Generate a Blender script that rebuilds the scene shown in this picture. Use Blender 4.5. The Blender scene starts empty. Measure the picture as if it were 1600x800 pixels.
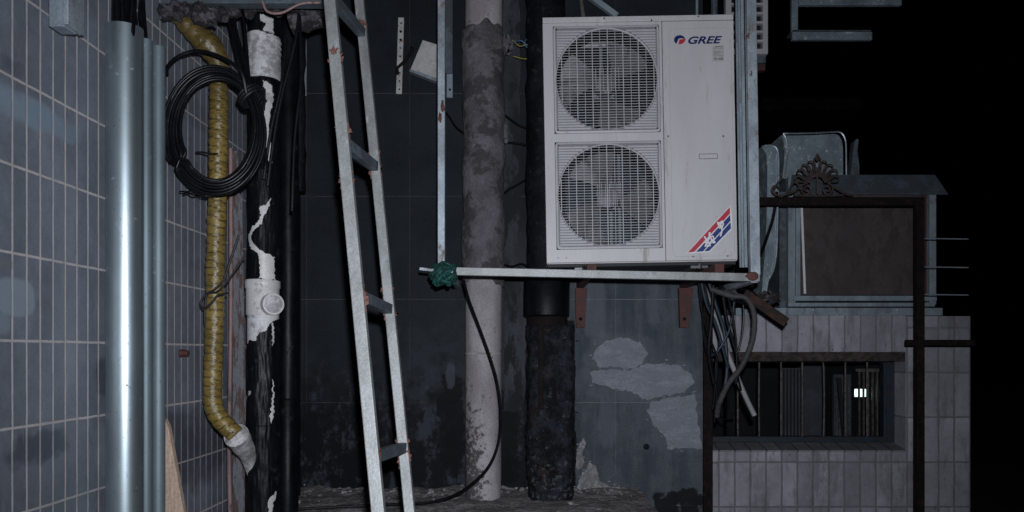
import bpy, math, random
from mathutils import Vector, Matrix, noise
R = math.radians
random.seed(7)
scene = bpy.context.scene
COL = scene.collection
EYE = 1.5
F = 1207.0
# ---------------------------------------------------------------- camera
cam = bpy.data.cameras.new('camera')
cam.sensor_width = 36.0
cam.lens = F / 1600 * 36
cam.shift_x = -30 / 1600
cam.shift_y = 150 / 1600
cam.clip_start = 0.05
cam.clip_end = 500
camo = bpy.data.objects.new('camera', cam)
COL.objects.link(camo)
camo.location = (0, 0, EYE)
camo.rotation_euler = (R(90), 0, 0)
scene.camera = camo
# ---------------------------------------------------------------- night sky
world = bpy.data.worlds.new('World')
scene.world = world
world.use_nodes = True
wn = world.node_tree.nodes
bg = wn['Background']
sky = wn.new('ShaderNodeTexSky')
sky.sky_type = 'NISHITA'
sky.sun_disc = False
sky.sun_elevation = R(-6)
sky.sun_rotation = R(200)
world.node_tree.links.new(sky.outputs[0], bg.inputs[0])
bg.inputs[1].default_value = 0.02
# ---------------------------------------------------------------- camera flash
fl = bpy.data.lights.new('flash', 'SPOT')
fl.energy = 395
fl.color = (0.88, 0.925, 1.0)
fl.shadow_soft_size = 0.02
fl.spot_size = R(100)
fl.spot_blend = 1.0
flo = bpy.data.objects.new('flash', fl)
COL.objects.link(flo)
flo.location = (0.035, 0.0, EYE + 0.11)
aim = Vector((-0.05, 4.0, EYE + 0.45)) - flo.location
flo.rotation_euler = aim.to_track_quat('-Z', 'Y').to_euler()
# ---------------------------------------------------------------- exposure
vs = scene.view_settings
vs.view_transform = 'Standard'
vs.look = 'None'
vs.gamma = 1.0
vs.use_curve_mapping = False
vs.exposure = 0.0


# ================================================================ helpers
def P(px, py, d):
    """a point seen at photo pixel (px, py) at a distance d into the yard"""
    return Vector(((px - 830) / F * d, d, EYE + (550 - py) / F * d))


def S(px, d):
    return px / F * d


class MB:
    def __init__(s):
        s.v = []; s.f = []; s.m = []; s.mi = 0

    def face(s, idx):
        s.f.append(tuple(idx)); s.m.append(s.mi)

    def add(s, vs_, fs):
        b = len(s.v)
        s.v += [Vector(v) for v in vs_]
        for f in fs:
            s.face([b + i for i in f])
        return s

    def box(s, x0, x1, y0, y1, z0, z1):
        return s.add([(x0, y0, z0), (x1, y0, z0), (x1, y1, z0), (x0, y1, z0), (x0, y0, z1), (x1, y0, z1), (x1, y1, z1), (x0, y1, z1)],
                     [(0, 3, 2, 1), (4, 5, 6, 7), (0, 1, 5, 4), (1, 2, 6, 5), (2, 3, 7, 6), (3, 0, 4, 7)])

    def beam(s, a, b, w, h, up=(0, 0, 1)):
        """oriented bar from a to b; w = width across, h = size along up"""
        a = Vector(a); b = Vector(b)
        d = (b - a).normalized(); up = Vector(up)
        side = d.cross(up)
        if side.length < 1e-4: side = d.cross(Vector((0, 1, 0)))
        side.normalize(); u = side.cross(d).normalized()
        vs_ = []
        for p in (a, b):
            for i, j in ((-1, -1), (1, -1), (1, 1), (-1, 1)):
                vs_.append(p + side * (i * w / 2) + u * (j * h / 2))
        return s.add(vs_, [(0, 1, 2, 3), (7, 6, 5, 4), (0, 4, 5, 1), (1, 5, 6, 2), (2, 6, 7, 3), (3, 7, 4, 0)])

    def tube(s, pts, r, n=10, caps=True, rf=None, tf=None):
        """tube through pts; r number or list; rf(i, ang, p) adds to the radius"""
        pts = [Vector(p) for p in pts]
        b = len(s.v)
        d0 = (pts[1] - pts[0]).normalized()
        ref = Vector((0, -1, 0)) if abs(d0.y) < 0.9 else Vector((0, 0, 1))
        nrm = (ref - d0 * ref.dot(d0)).normalized()
        for i, p in enumerate(pts):
            if i == 0: d = d0
            elif i == len(pts) - 1: d = (pts[i] - pts[i - 1]).normalized()
            else: d = (pts[i + 1] - pts[i - 1]).normalized()
            nrm = (nrm - d * nrm.dot(d))
            if nrm.length < 1e-5: nrm = d.orthogonal()
            nrm.normalize()
            bi = d.cross(nrm)
            rr = r[i] if isinstance(r, (list, tuple)) else r
            for k in range(n):
                a = 2 * math.pi * k / n
                dirv = nrm * math.cos(a) + bi * math.sin(a)
                q = rr + (rf(i, a, p + dirv * rr) if rf else 0)
                s.v.append(p + dirv * q)
        for i in range(len(pts) - 1):
            for k in range(n):
                a0 = b + i * n + k; a1 = b + i * n + (k + 1) % n
                s.face((a0, a1, a1 + n, a0 + n))
        if caps:
            s.face([b + k for k in range(n)][::-1])
            e = b + (len(pts) - 1) * n
            s.face([e + k for k in range(n)])
        return s

    def hollow(s, a, b, r, t, n=32):
        """pipe with an open end at b"""
        a = Vector(a); b = Vector(b); d = (b - a).normalized()
        return s.tube([a, b, b + d * 1e-4, b - d * 0.001, b - d * 0.12], [r, r, r - t * .5, r - t, r - t], n, caps=True)

    def prism(s, poly, y0, y1):
        """polygon of (x, z) extruded from depth y0 (front) to y1 (back)"""
        n = len(poly)
        vs_ = [(x, y0, z) for x, z in poly] + [(x, y1, z) for x, z in poly]
        area = sum(poly[i][0] * poly[(i + 1) % n][1] - poly[(i + 1) % n][0] * poly[i][1] for i in range(n))
        fr = list(range(n)); bk = [i + n for i in reversed(range(n))]
        fs = [fr, bk] if area > 0 else [fr[::-1], bk[::-1]]
        for i in range(n):
            j = (i + 1) % n
            fs.append((i, i + n, j + n, j) if area > 0 else (j, j + n, i + n, i))
        return s.add(vs_, fs)

    def disc(s, c, r, t, n=16):
        c = Vector(c)
        return s.prism([(c.x + r * math.cos(2 * math.pi * k / n), c.z + r * math.sin(2 * math.pi * k / n)) for k in range(n)], c.y - t, c.y)

    def ball(s, c, rx, ry, rz, nu=14, nv=8, nz=0, sc=10):
        c = Vector(c); b = len(s.v)
        for j in range(1, nv):
            ph = math.pi * j / nv
            for i in range(nu):
                th = 2 * math.pi * i / nu
                d = Vector((math.sin(ph) * math.cos(th), math.sin(ph) * math.sin(th), math.cos(ph)))
                k = 1 + nz * noise.noise((c + d * 0.2) * sc)
                s.v.append(c + Vector((d.x * rx, d.y * ry, d.z * rz)) * k)
        s.v.append(c + Vector((0, 0, rz))); s.v.append(c - Vector((0, 0, rz)))
        T = len(s.v) - 2
        for j in range(nv - 2):
            for i in range(nu):
                a = b + j * nu + i; a2 = b + j * nu + (i + 1) % nu
                s.face((a, a + nu, a2 + nu, a2))
        for i in range(nu):
            s.face((T, b + i, b + (i + 1) % nu))
            e = b + (nv - 2) * nu
            s.face((T + 1, e + (i + 1) % nu, e + i))
        return s

    def build(s, name, mat, parent=None, smooth=False, bevel=0, base=None, fix=False):
        if parent is not None:
            o0 = parent.matrix_world_base
        else:
            if base is None:
                xs = [v.x for v in s.v]; ys = [v.y for v in s.v]
                base = Vector(((min(xs) + max(xs)) / 2, (min(ys) + max(ys)) / 2, min(v.z for v in s.v)))
            o0 = Vector(base)
        me = bpy.data.meshes.new(name)
        me.from_pydata([tuple(v - o0) for v in s.v], [], s.f)
        mats = mat if isinstance(mat, (list, tuple)) else [mat]
        for m in mats: me.materials.append(m)
        if len(mats) > 1:
            me.polygons.foreach_set('material_index', s.m)
        if fix:
            import bmesh
            bm = bmesh.new(); bm.from_mesh(me)
            bmesh.ops.recalc_face_normals(bm, faces=bm.faces); bm.to_mesh(me); bm.free()
        if smooth:
            me.polygons.foreach_set('use_smooth', [True] * len(me.polygons))
            if smooth != 'all':
                me.update()
                me.set_sharp_from_angle(angle=R(38))
        me.update()
        o = bpy.data.objects.new(name, me)
        COL.objects.link(o)
        if parent is not None:
            o.parent = parent.o
        else:
            o.location = o0
        if bevel:
            b = o.modifiers.new('bevel', 'BEVEL'); b.width = bevel; b.segments = 2; b.limit_method = 'ANGLE'; b.angle_limit = R(40)
            b.harden_normals = False
        return Part(o, o0)


class Part:
    """an object plus the world point its children measure from"""
    def __init__(s, o, base): s.o = o; s.matrix_world_base = Vector(base)


def thing(name, base, label, cat, group=None):
    o = bpy.data.objects.new(name, None)
    o.empty_display_size = 0.1
    COL.objects.link(o); o.location = base
    o['label'] = label; o['category'] = cat
    if group: o['group'] = group
    return Part(o, base)


def tag(p, label, cat, group=None):
    p.o['label'] = label; p.o['category'] = cat
    if group: p.o['group'] = group
    return p


def struct(p):
    p.o['kind'] = 'structure'
    return p


def smoothpath(pts, sub=8):
    pts = [Vector(p) for p in pts]
    q = [pts[0] * 2 - pts[1]] + pts + [pts[-1] * 2 - pts[-2]]
    out = []
    for i in range(1, len(q) - 2):
        for k in range(sub):
            t = k / sub
            a, b, c, d = q[i - 1:i + 3]
            out.append(0.5 * ((2 * b) + (c - a) * t + (2 * a - 5 * b + 4 * c - d) * t * t + (3 * b - a - 3 * c + d) * t ** 3))
    out.append(pts[-1])
    return out


def pip(x, y, poly):
    c = False; n = len(poly)
    for i in range(n):
        x1, y1 = poly[i]; x2, y2 = poly[i - 1]
        if (y1 > y) != (y2 > y) and x < (x2 - x1) * (y - y1) / (y2 - y1) + x1: c = not c
    return c


# ---------------------------------------------------------------- node helpers
class NT:
    def __init__(s, name):
        s.mat = bpy.data.materials.new(name); s.mat.use_nodes = True
        s.t = s.mat.node_tree; s.n = s.t.nodes
        s.bsdf = s.n['Principled BSDF']
        s.geo = s.n.new('ShaderNodeNewGeometry'); s.tc = s.n.new('ShaderNodeTexCoord')
        s.pos = s.geo.outputs['Position']

    def put(s, sock, v):
        if isinstance(v, bpy.types.NodeSocket): s.t.links.new(v, sock)
        elif isinstance(v, (tuple, list)) and len(v) == 3 and sock.type == 'RGBA': sock.default_value = (*v, 1)
        else: sock.default_value = v

    def math(s, op, a, b=0.0, clamp=False):
        n = s.n.new('ShaderNodeMath'); n.operation = op; n.use_clamp = clamp
        s.put(n.inputs[0], a); s.put(n.inputs[1], b)
        return n.outputs[0]

    def noise(s, scale=5, detail=5, rough=.6, vec=None, dist=0):
        n = s.n.new('ShaderNodeTexNoise'); n.inputs['Scale'].default_value = scale
        n.inputs['Detail'].default_value = detail; n.inputs['Roughness'].default_value = rough
        n.inputs['Distortion'].default_value = dist
        s.t.links.new(vec or s.pos, n.inputs['Vector'])
        return n.outputs['Fac']

    def scale(s, sc, vec=None, off=(0, 0, 0)):
        n = s.n.new('ShaderNodeMapping'); n.inputs['Scale'].default_value = sc; n.inputs['Location'].default_value = off
        s.t.links.new(vec or s.pos, n.inputs['Vector'])
        return n.outputs[0]

    def step(s, v, a, b):
        """smooth 0..1 between a and b"""
        n = s.n.new('ShaderNodeMapRange'); n.interpolation_type = 'SMOOTHSTEP'
        if a > b:
            n.inputs['From Min'].default_value = b; n.inputs['From Max'].default_value = a
            n.inputs['To Min'].default_value = 1; n.inputs['To Max'].default_value = 0
        else:
            n.inputs['From Min'].default_value = a; n.inputs['From Max'].default_value = b
        s.put(n.inputs['Value'], v)
        return n.outputs[0]

    def mix(s, f, a, b, mode='MIX'):
        n = s.n.new('ShaderNodeMix'); n.data_type = 'RGBA'; n.blend_type = mode
        s.put(n.inputs[0], f); s.put(n.inputs[6], a); s.put(n.inputs[7], b)
        return n.outputs[2]

    def xyz(s, vec=None):
        n = s.n.new('ShaderNodeSeparateXYZ'); s.t.links.new(vec or s.pos, n.inputs[0])
        return n.outputs

    def bump(s, h, strength=.3, dist=.01, prev=None):
        n = s.n.new('ShaderNodeBump'); n.inputs['Strength'].default_value = strength; n.inputs['Distance'].default_value = dist
        s.put(n.inputs['Height'], h)
        if prev is not None: s.t.links.new(prev, n.inputs['Normal'])
        return n.outputs[0]

    def blob(s, px, py, rx, ry, d, wob=.25, nsc=14, soft=.12, plane='XZ'):
        """patch of paint, dirt or painted sheen of its own ragged shape, centred where the pixel falls on a wall"""
        x, y, z = s.xyz()
        c = P(px, py, d)
        n = s.noise(nsc, 4, .65)
        if plane == 'XZ':
            a = s.math('DIVIDE', s.math('SUBTRACT', x, c.x), S(rx, d))
        else:
            a = s.math('DIVIDE', s.math('SUBTRACT', y, c.y), rx)
        b = s.math('DIVIDE', s.math('SUBTRACT', z, c.z), S(ry, d))
        a4 = s.math('POWER', s.math('ABSOLUTE', a), 3); b4 = s.math('POWER', s.math('ABSOLUTE', b), 3)
        r = s.math('ADD', a4, b4)
        r = s.math('ADD', r, s.math('MULTIPLY', s.math('SUBTRACT', n, .5), wob * 8))
        return s.step(r, 1 + soft, 1 - soft)

    def done(s, col, rough=.6, metal=0, nrm=None, spec=None):
        s.put(s.bsdf.inputs['Base Color'], col); s.put(s.bsdf.inputs['Roughness'], rough); s.put(s.bsdf.inputs['Metallic'], metal)
        if nrm is not None: s.t.links.new(nrm, s.bsdf.inputs['Normal'])
        if spec is not None: s.bsdf.inputs['Specular IOR Level'].default_value = spec
        return s.mat


def M(name, col, rough=.6, metal=0, var=.3, ns=9, dirt=None, dt=(.55, .7), ds=12, stretch=(1, 1, 1), bump=.15, bs=90, bd=.004, spec=None):
    """weathered surface: col varied by noise, a second dirt colour in patches, fine bump"""
    t = NT(name)
    v = t.scale(stretch)
    n1 = t.noise(ns, 6, .65, v)
    c0 = tuple(c * (1 - var) for c in col); c1 = tuple(min(1, c * (1 + var)) for c in col)
    c = t.mix(t.step(n1, .3, .7), c0, c1)
    sp = t.noise(bs * 1.7, 2, .5)
    c = t.mix(t.step(sp, .35, .65), t.mix(.18, c, (0, 0, 0)), c)
    rg = t.math('ADD', rough - .08, t.math('MULTIPLY', n1, .16))
    me = metal
    if dirt:
        m = t.step(t.noise(ds, 7, .7, v), dt[0] - .03, (dt[0] + dt[1]) / 2 - .02)
        c = t.mix(m, c, dirt)
        rg = t.math('MAXIMUM', rg, t.math('MULTIPLY', m, .8))
        if metal: me = t.math('MULTIPLY', t.math('SUBTRACT', 1, m), metal)
    nb = t.bump(t.noise(bs, 4, .6), bump, bd)
    return t.done(c, rg, me, nb, spec)


m_galv = M('galvanised_steel', (.42, .49, .55), .42, .75, .22, 14, (.50, .53, .56), (.60, .68), 34, (1, 1, .5), .12, 120)
m_galv_dull = M('dull_galvanised', (.36, .41, .46), .55, .45, .3, 10, (.16, .13, .11), (.58, .75), 16, (1, 1, .6), .2, 90)
m_ladder = M('ladder_steel', (.265, .275, .275), .5, .35, .22, 12, (.27, .28, .30), (.60, .75), 22, (1, 1, .5), .2, 110)
m_weld = M('rusty_weld', (.105, .042, .034), .8, .1, .4, 40, (.12, .05, .035), (.5, .65), 60, bump=.6)
m_rust = M('rust', (.020, .0105, .010), .85, .1, .4, 18, (.007, .005, .005), (.45, .62), 30, bump=.6, bs=60, spec=.2)
m_orn = M('cast_iron_rust', (.075, .052, .048), .8, .1, .3, 20, (.03, .02, .018), (.5, .65), 30, bump=.5)
m_groove = M('guard_groove_shade', (.23, .225, .24), .6, 0, .1)  # plate between the ribs, groove shade put into a darker colour
m_oldrust = M('old_rust', (.040, .017, .013), .9, 0, .5, 14, (.016, .009, .008), (.5, .62), 18, bump=.8, bs=40)
m_rustred = M('red_oxide', (.085, .020, .018), .7, .0, .35, 14, (.06, .03, .025), (.52, .65), 24, bump=.4)
m_white = M('pvc_white', (.60, .58, .58), .45, 0, .1, 8, (.33, .31, .30), (.58, .75), 14, bump=.08)
m_whited = M('pvc_dusty', (.58, .575, .59), .6, 0, .18, 10, (.30, .29, .30), (.50, .7), 18, bump=.2)
m_film = M('black_film', (.0045, .005, .0065), .45, 0, .4, 10, (.014, .016, .02), (.62, .75), 12, bump=.3, bs=16, bd=.008, spec=.16)
m_black = M('black_rubber', (.006, .006, .008), .6, 0, .3, 20, (.05, .05, .055), (.66, .8), 30, bump=.1, spec=.45)
m_cable = M('black_cable', (.006, .006, .008), .34, 0, .3, 20, (.02, .02, .025), (.66, .8), 40, bump=.1, spec=.2)
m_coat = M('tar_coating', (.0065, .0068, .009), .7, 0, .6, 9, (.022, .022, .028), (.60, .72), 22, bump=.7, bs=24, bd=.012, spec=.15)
m_lump = M('dirty_foam', (.085, .075, .088), .9, 0, .5, 12, (.014, .012, .014), (.48, .6), 18, bump=.9, bs=40, bd=.015)
m_cement = M('cement_render', (.125, .115, .132), .95, 0, .35, 7, (.055, .05, .057), (.54, .64), 6, bump=.9, bs=45, bd=.012)
m_pipec = M('cement_pipe', (.41, .375, .395), .85, 0, .2, 6, (.24, .215, .225), (.56, .72), 7, (1, 1, .4), .4, 60)
m_plaster = M('cement_patch', (.225, .24, .28), .95, 0, .2, 12, (.185, .20, .235), (.50, .70), 14, (.5, 1, 1.6), bump=.7, bs=50, bd=.008)
m_pgrey = M('pale_mortar', (.30, .29, .30), .95, 0, .2, 12, (.17, .165, .17), (.48, .6), 26, bump=.8, bs=50, bd=.01)
m_board = M('weathered_board', (.17, .175, .195), .85, 0, .35, 12, (.075, .05, .045), (.50, .62), 12, (3, 3, .5), .5, 60)
m_pink = M('copper_pipe_pink', (.24, .15, .145), .6, .1, .25, 12, (.10, .07, .07), (.55, .7), 22, (1, 1, .4))
m_wood = M('raw_pine', (.52, .38, .30), .75, 0, .2, 14, (.40, .22, .16), (.6, .8), 12, (10, 10, .6), .3, 60)
m_acbody = M('ac_enamel', (.59, .575, .59), .42, 0, .06, 4, (.40, .375, .36), (.60, .80), 9, (1.6, 1, .3), .05, 200)
m_acguard = M('ac_guard_plastic', (.50, .49, .515), .5, 0, .08, 9, (.42, .41, .42), (.62, .82), 14, (1, 1, .5), .05, 150)
m_acdark = M('ac_dark_inside', (.012, .014, .018), .6, .2, .4, 14, bump=.2)
m_fan = M('fan_plastic', (.135, .128, .142), .5, 0, .25, 7, (.085, .08, .088), (.52, .7), 9, bump=.2)
m_teal = M('coil_fins', (.016, .032, .040), .4, .5, .4, 30, bump=.3)
m_screw = M('screw', (.12, .12, .13), .4, .6, .2)
m_bright = M('bright_bolt', (.8, .8, .8), .2, 1, .05)
m_blue = M('decal_blue', (.012, .035, .20), .45, 0, .12, 40, bump=.02)
m_navy = M('decal_navy', (.012, .02, .12), .4, 0, .1, 40, bump=.02)
m_red = M('decal_red', (.50, .03, .06), .45, 0, .12, 40, bump=.02)
m_decw = M('decal_white', (.80, .79, .80), .5, 0, .05, 40, bump=.02)
m_stick = M('grey_sticker', (.44, .43, .43), .6, 0, .1, 60, bump=.02)
m_ink = M('grey_ink', (.2, .2, .2), .6, 0, .1, 60, bump=.02)
m_rope = M('green_rope', (.005, .085, .070), .7, 0, .5, 40, (.003, .03, .028), (.5, .6), 60, bump=.6, bs=160)
m_slab = M('pale_stone', (.50, .48, .48), .8, 0, .14, 12, (.34, .32, .31), (.6, .75), 18, bump=.3)
m_hose = None
m_brown = M('brown_panel', (.075, .058, .06), .75, 0, .2, 5, (.05, .038, .038), (.5, .7), 12, (1, 1, .6), .2)
m_alu = M('aluminium', (.27, .325, .37), .5, .15, .2, 10, (.17, .18, .2), (.56, .75), 16, (1, 1, .5), .12)
m_duct = M('duct_zinc', (.27, .335, .38), .42, .25, .25, 8, (.5, .53, .55), (.6, .72), 20, bump=.12)
m_flash = M('flashing', (.095, .12, .145), .55, .1, .3, 8, (.06, .07, .08), (.5, .65), 12, bump=.2)
m_bluef = M('blue_window_paint', (.013, .024, .040), .6, 0, .4, 14, (.03, .02, .016), (.55, .65), 20, bump=.4)
m_lint = M('worn_lintel', (.060, .045, .042), .85, 0, .4, 14, (.025, .016, .014), (.5, .65), 22, bump=.5)
m_bar = M('window_bar', (.14, .125, .12), .7, .1, .25, 20, (.07, .052, .046), (.5, .65), 30, bump=.3)
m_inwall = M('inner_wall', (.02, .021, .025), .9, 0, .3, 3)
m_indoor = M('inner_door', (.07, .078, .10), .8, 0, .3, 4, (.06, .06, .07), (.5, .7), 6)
m_dconduit = M('grey_conduit', (.30, .295, .31), .6, 0, .15, 12, (.22, .21, .21), (.56, .75), 18)
m_dhose = M('grey_hose', (.05, .048, .053), .7, 0, .3, 16, (.05, .045, .045), (.5, .65), 26, bump=.3)
m_bcable = M('blue_cable', (.010, .022, .038), .5, 0, .2, 20)
m_ground = M('asphalt', (.045, .043, .043), .95, 0, .3, 4, (.025, .024, .024), (.5, .65), 3, bump=.6, bs=30, bd=.01)
m_ledge = M('dirty_concrete', (.34, .31, .315), .95, 0, .3, 5, (.17, .155, .155), (.48, .62), 9, bump=.9, bs=35, bd=.015)


def tile_mat(name, ax, u0, du, z0, dz, w, tile, grout, tvar=.2, rough=.45, wob=.0015, extra=None, bumpd=.003, spec=.5):
    t = NT(name)
    x, y, z = t.xyz()
    u = (x, y, z)[ax]
    jn = t.math('MULTIPLY', t.math('SUBTRACT', t.noise(7, 2, .5), .5), wob * 4)
    def joint(c, c0, dc):
        a = t.math('DIVIDE', t.math('SUBTRACT', t.math('ADD', c, jn), c0), dc)
        r = t.math('ROUND', a)
        return t.math('MULTIPLY', t.math('ABSOLUTE', t.math('SUBTRACT', a, r)), dc), t.math('FLOOR', a)
    du_, iu = joint(u, u0, du); dz_, iz = joint(z, z0, dz)
    d = t.math('MINIMUM', du_, dz_)
    rag = t.math('MULTIPLY', t.math('SUBTRACT', t.noise(120, 3, .6), .5), w * .5)
    gm = t.step(t.math('ADD', d, rag), w * .62, w * .4)
    cmb = t.n.new('ShaderNodeCombineXYZ'); t.put(cmb.inputs[0], iu); t.put(cmb.inputs[1], iz)
    wn_ = t.n.new('ShaderNodeTexWhiteNoise'); wn_.noise_dimensions = '2D'; t.t.links.new(cmb.outputs[0], wn_.inputs['Vector'])
    rv = t.math('ADD', 1 - tvar / 2, t.math('MULTIPLY', wn_.outputs['Value'], tvar))
    n1 = t.noise(5, 6, .65); n2 = t.noise(26, 5, .7)
    big = t.math('ADD', .5, t.math('MULTIPLY', n1, 1.0))
    fine = t.math('ADD', .40, t.math('ADD', t.math('MULTIPLY', n2, .6), t.math('MULTIPLY', t.noise(190, 2, .6), .6)))
    k = t.math('MULTIPLY', t.math('MULTIPLY', rv, big), fine)
    col = t.mix(1, tile, k, 'MULTIPLY')
    gk = t.math('ADD', .55, t.math('MULTIPLY', t.noise(9, 5, .7), .9))
    gcol = t.mix(1, grout, gk, 'MULTIPLY')
    c = t.mix(gm, col, gcol)
    rg = t.math('ADD', rough, t.math('MULTIPLY', gm, .4), True)
    rg = t.math('ADD', rg, t.math('MULTIPLY', t.math('SUBTRACT', n2, .5), .25), True)
    if extra: c, rg = extra(t, c, rg, gm, n1, n2)
    h = t.math('ADD', t.math('MULTIPLY', gm, -1), t.math('MULTIPLY', t.noise(60, 4, .6), .25))
    nb = t.bump(h, .5, bumpd)
    return t.done(c, rg, 0, nb, spec)


def left_extra(t, c, rg, gm, n1, n2):
    # pale blue paint splashes, a bluish sheen put into the tile colour, sooty smears
    for px, py, ry_, rz_, col, a, wb in ((40, 172, .15, 24, (.24, .31, .39), .75, .45), (85, 195, .12, 16, (.20, .27, .34), .6, .6),
                                         (26, 464, .075, 30, (.25, .31, .36), .75, .16), (4, 505, .03, 18, (.22, .28, .33), .6, .4), (8, 412, .05, 8, (.15, .16, .18), .6, .4),
                                         (62, 700, .13, 26, (.045, .055, .08), .7, .8), (160, 588, .035, 26, (.03, .033, .045), .6, .5),
                                         (20, 105, .05, 16, (.07, .07, .10), .6, .7),
                                         (150, 760, .2, 14, (.13, .16, .18), .5, .8), (95, 790, .16, 12, (.14, .17, .19), .5, .8),
                                         (290, 165, .3, 22, (.10, .12, .14), .5, .6), (300, 700, .35, 60, (.03, .034, .045), .6, .5)):
        yy = 1714 / (830 - px)
        m = t.math('MULTIPLY', t.blob(px, py, ry_, rz_, yy, wb, 11, .3 if wb < .2 else .9, 'YZ'), a)
        m = t.math('MULTIPLY', m, t.math('SUBTRACT', 1, t.math('MULTIPLY', gm, .6)))
        c = t.mix(m, c, col)
    # chips, drips and scratches
    sc = t.step(t.noise(30, 3, .5, t.scale((1, 1, .12))), .66, .72)
    c = t.mix(t.math('MULTIPLY', sc, .45), c, (.22, .22, .24))
    ch = t.step(t.noise(14, 5, .75), .66, .70)
    c = t.mix(t.math('MULTIPLY', ch, .5), c, (.20, .20, .22))
    return c, rg


m_left = tile_mat('grey_wall_tiles', 1, 2.1134, .06, 1.531, .24, .0075, (.155, .172, .208), (.45, .42, .425), .22, .42, .0008, left_extra)


def right_extra(t, c, rg, gm, n1, n2):
    x, y, z = t.xyz()
    st = t.step(t.noise(9, 6, .7, t.scale((1, 1, .25))), .50, .62)
    c = t.mix(t.math('MULTIPLY', st, .55), c, (.13, .12, .13))
    sp = t.step(t.noise(38, 3, .6), .67, .70)
    c = t.mix(t.math('MULTIPLY', sp, .8), c, (.04, .035, .035))
    wt = t.step(t.noise(20, 3, .6, t.scale((1, 1, .3), off=(4, 0, 0))), .70, .74)
    c = t.mix(t.math('MULTIPLY', wt, .6), c, (.5, .5, .5))
    return c, rg


m_right = tile_mat('pale_wall_tiles', 0, P(1172.5, 0, 5).x, .1015, 1.5 - .7125, .29, .011, (.315, .305, .345), (.19, .185, .20), .42, .7, .003, right_extra)
m_sill = tile_mat('sill_tiles', 0, P(1172.5, 0, 5).x, .1015, .3, 3.0, .010, (.20, .195, .215), (.08, .078, .085), .25, .7, .003, None)

m_sold = tile_mat('soldier_tiles', 0, P(1172.5, 0, 5).x, .1015, .3, 3.0, .009, (.315, .305, .345), (.19, .185, .20), .42, .7, .003, right_extra)
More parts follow.
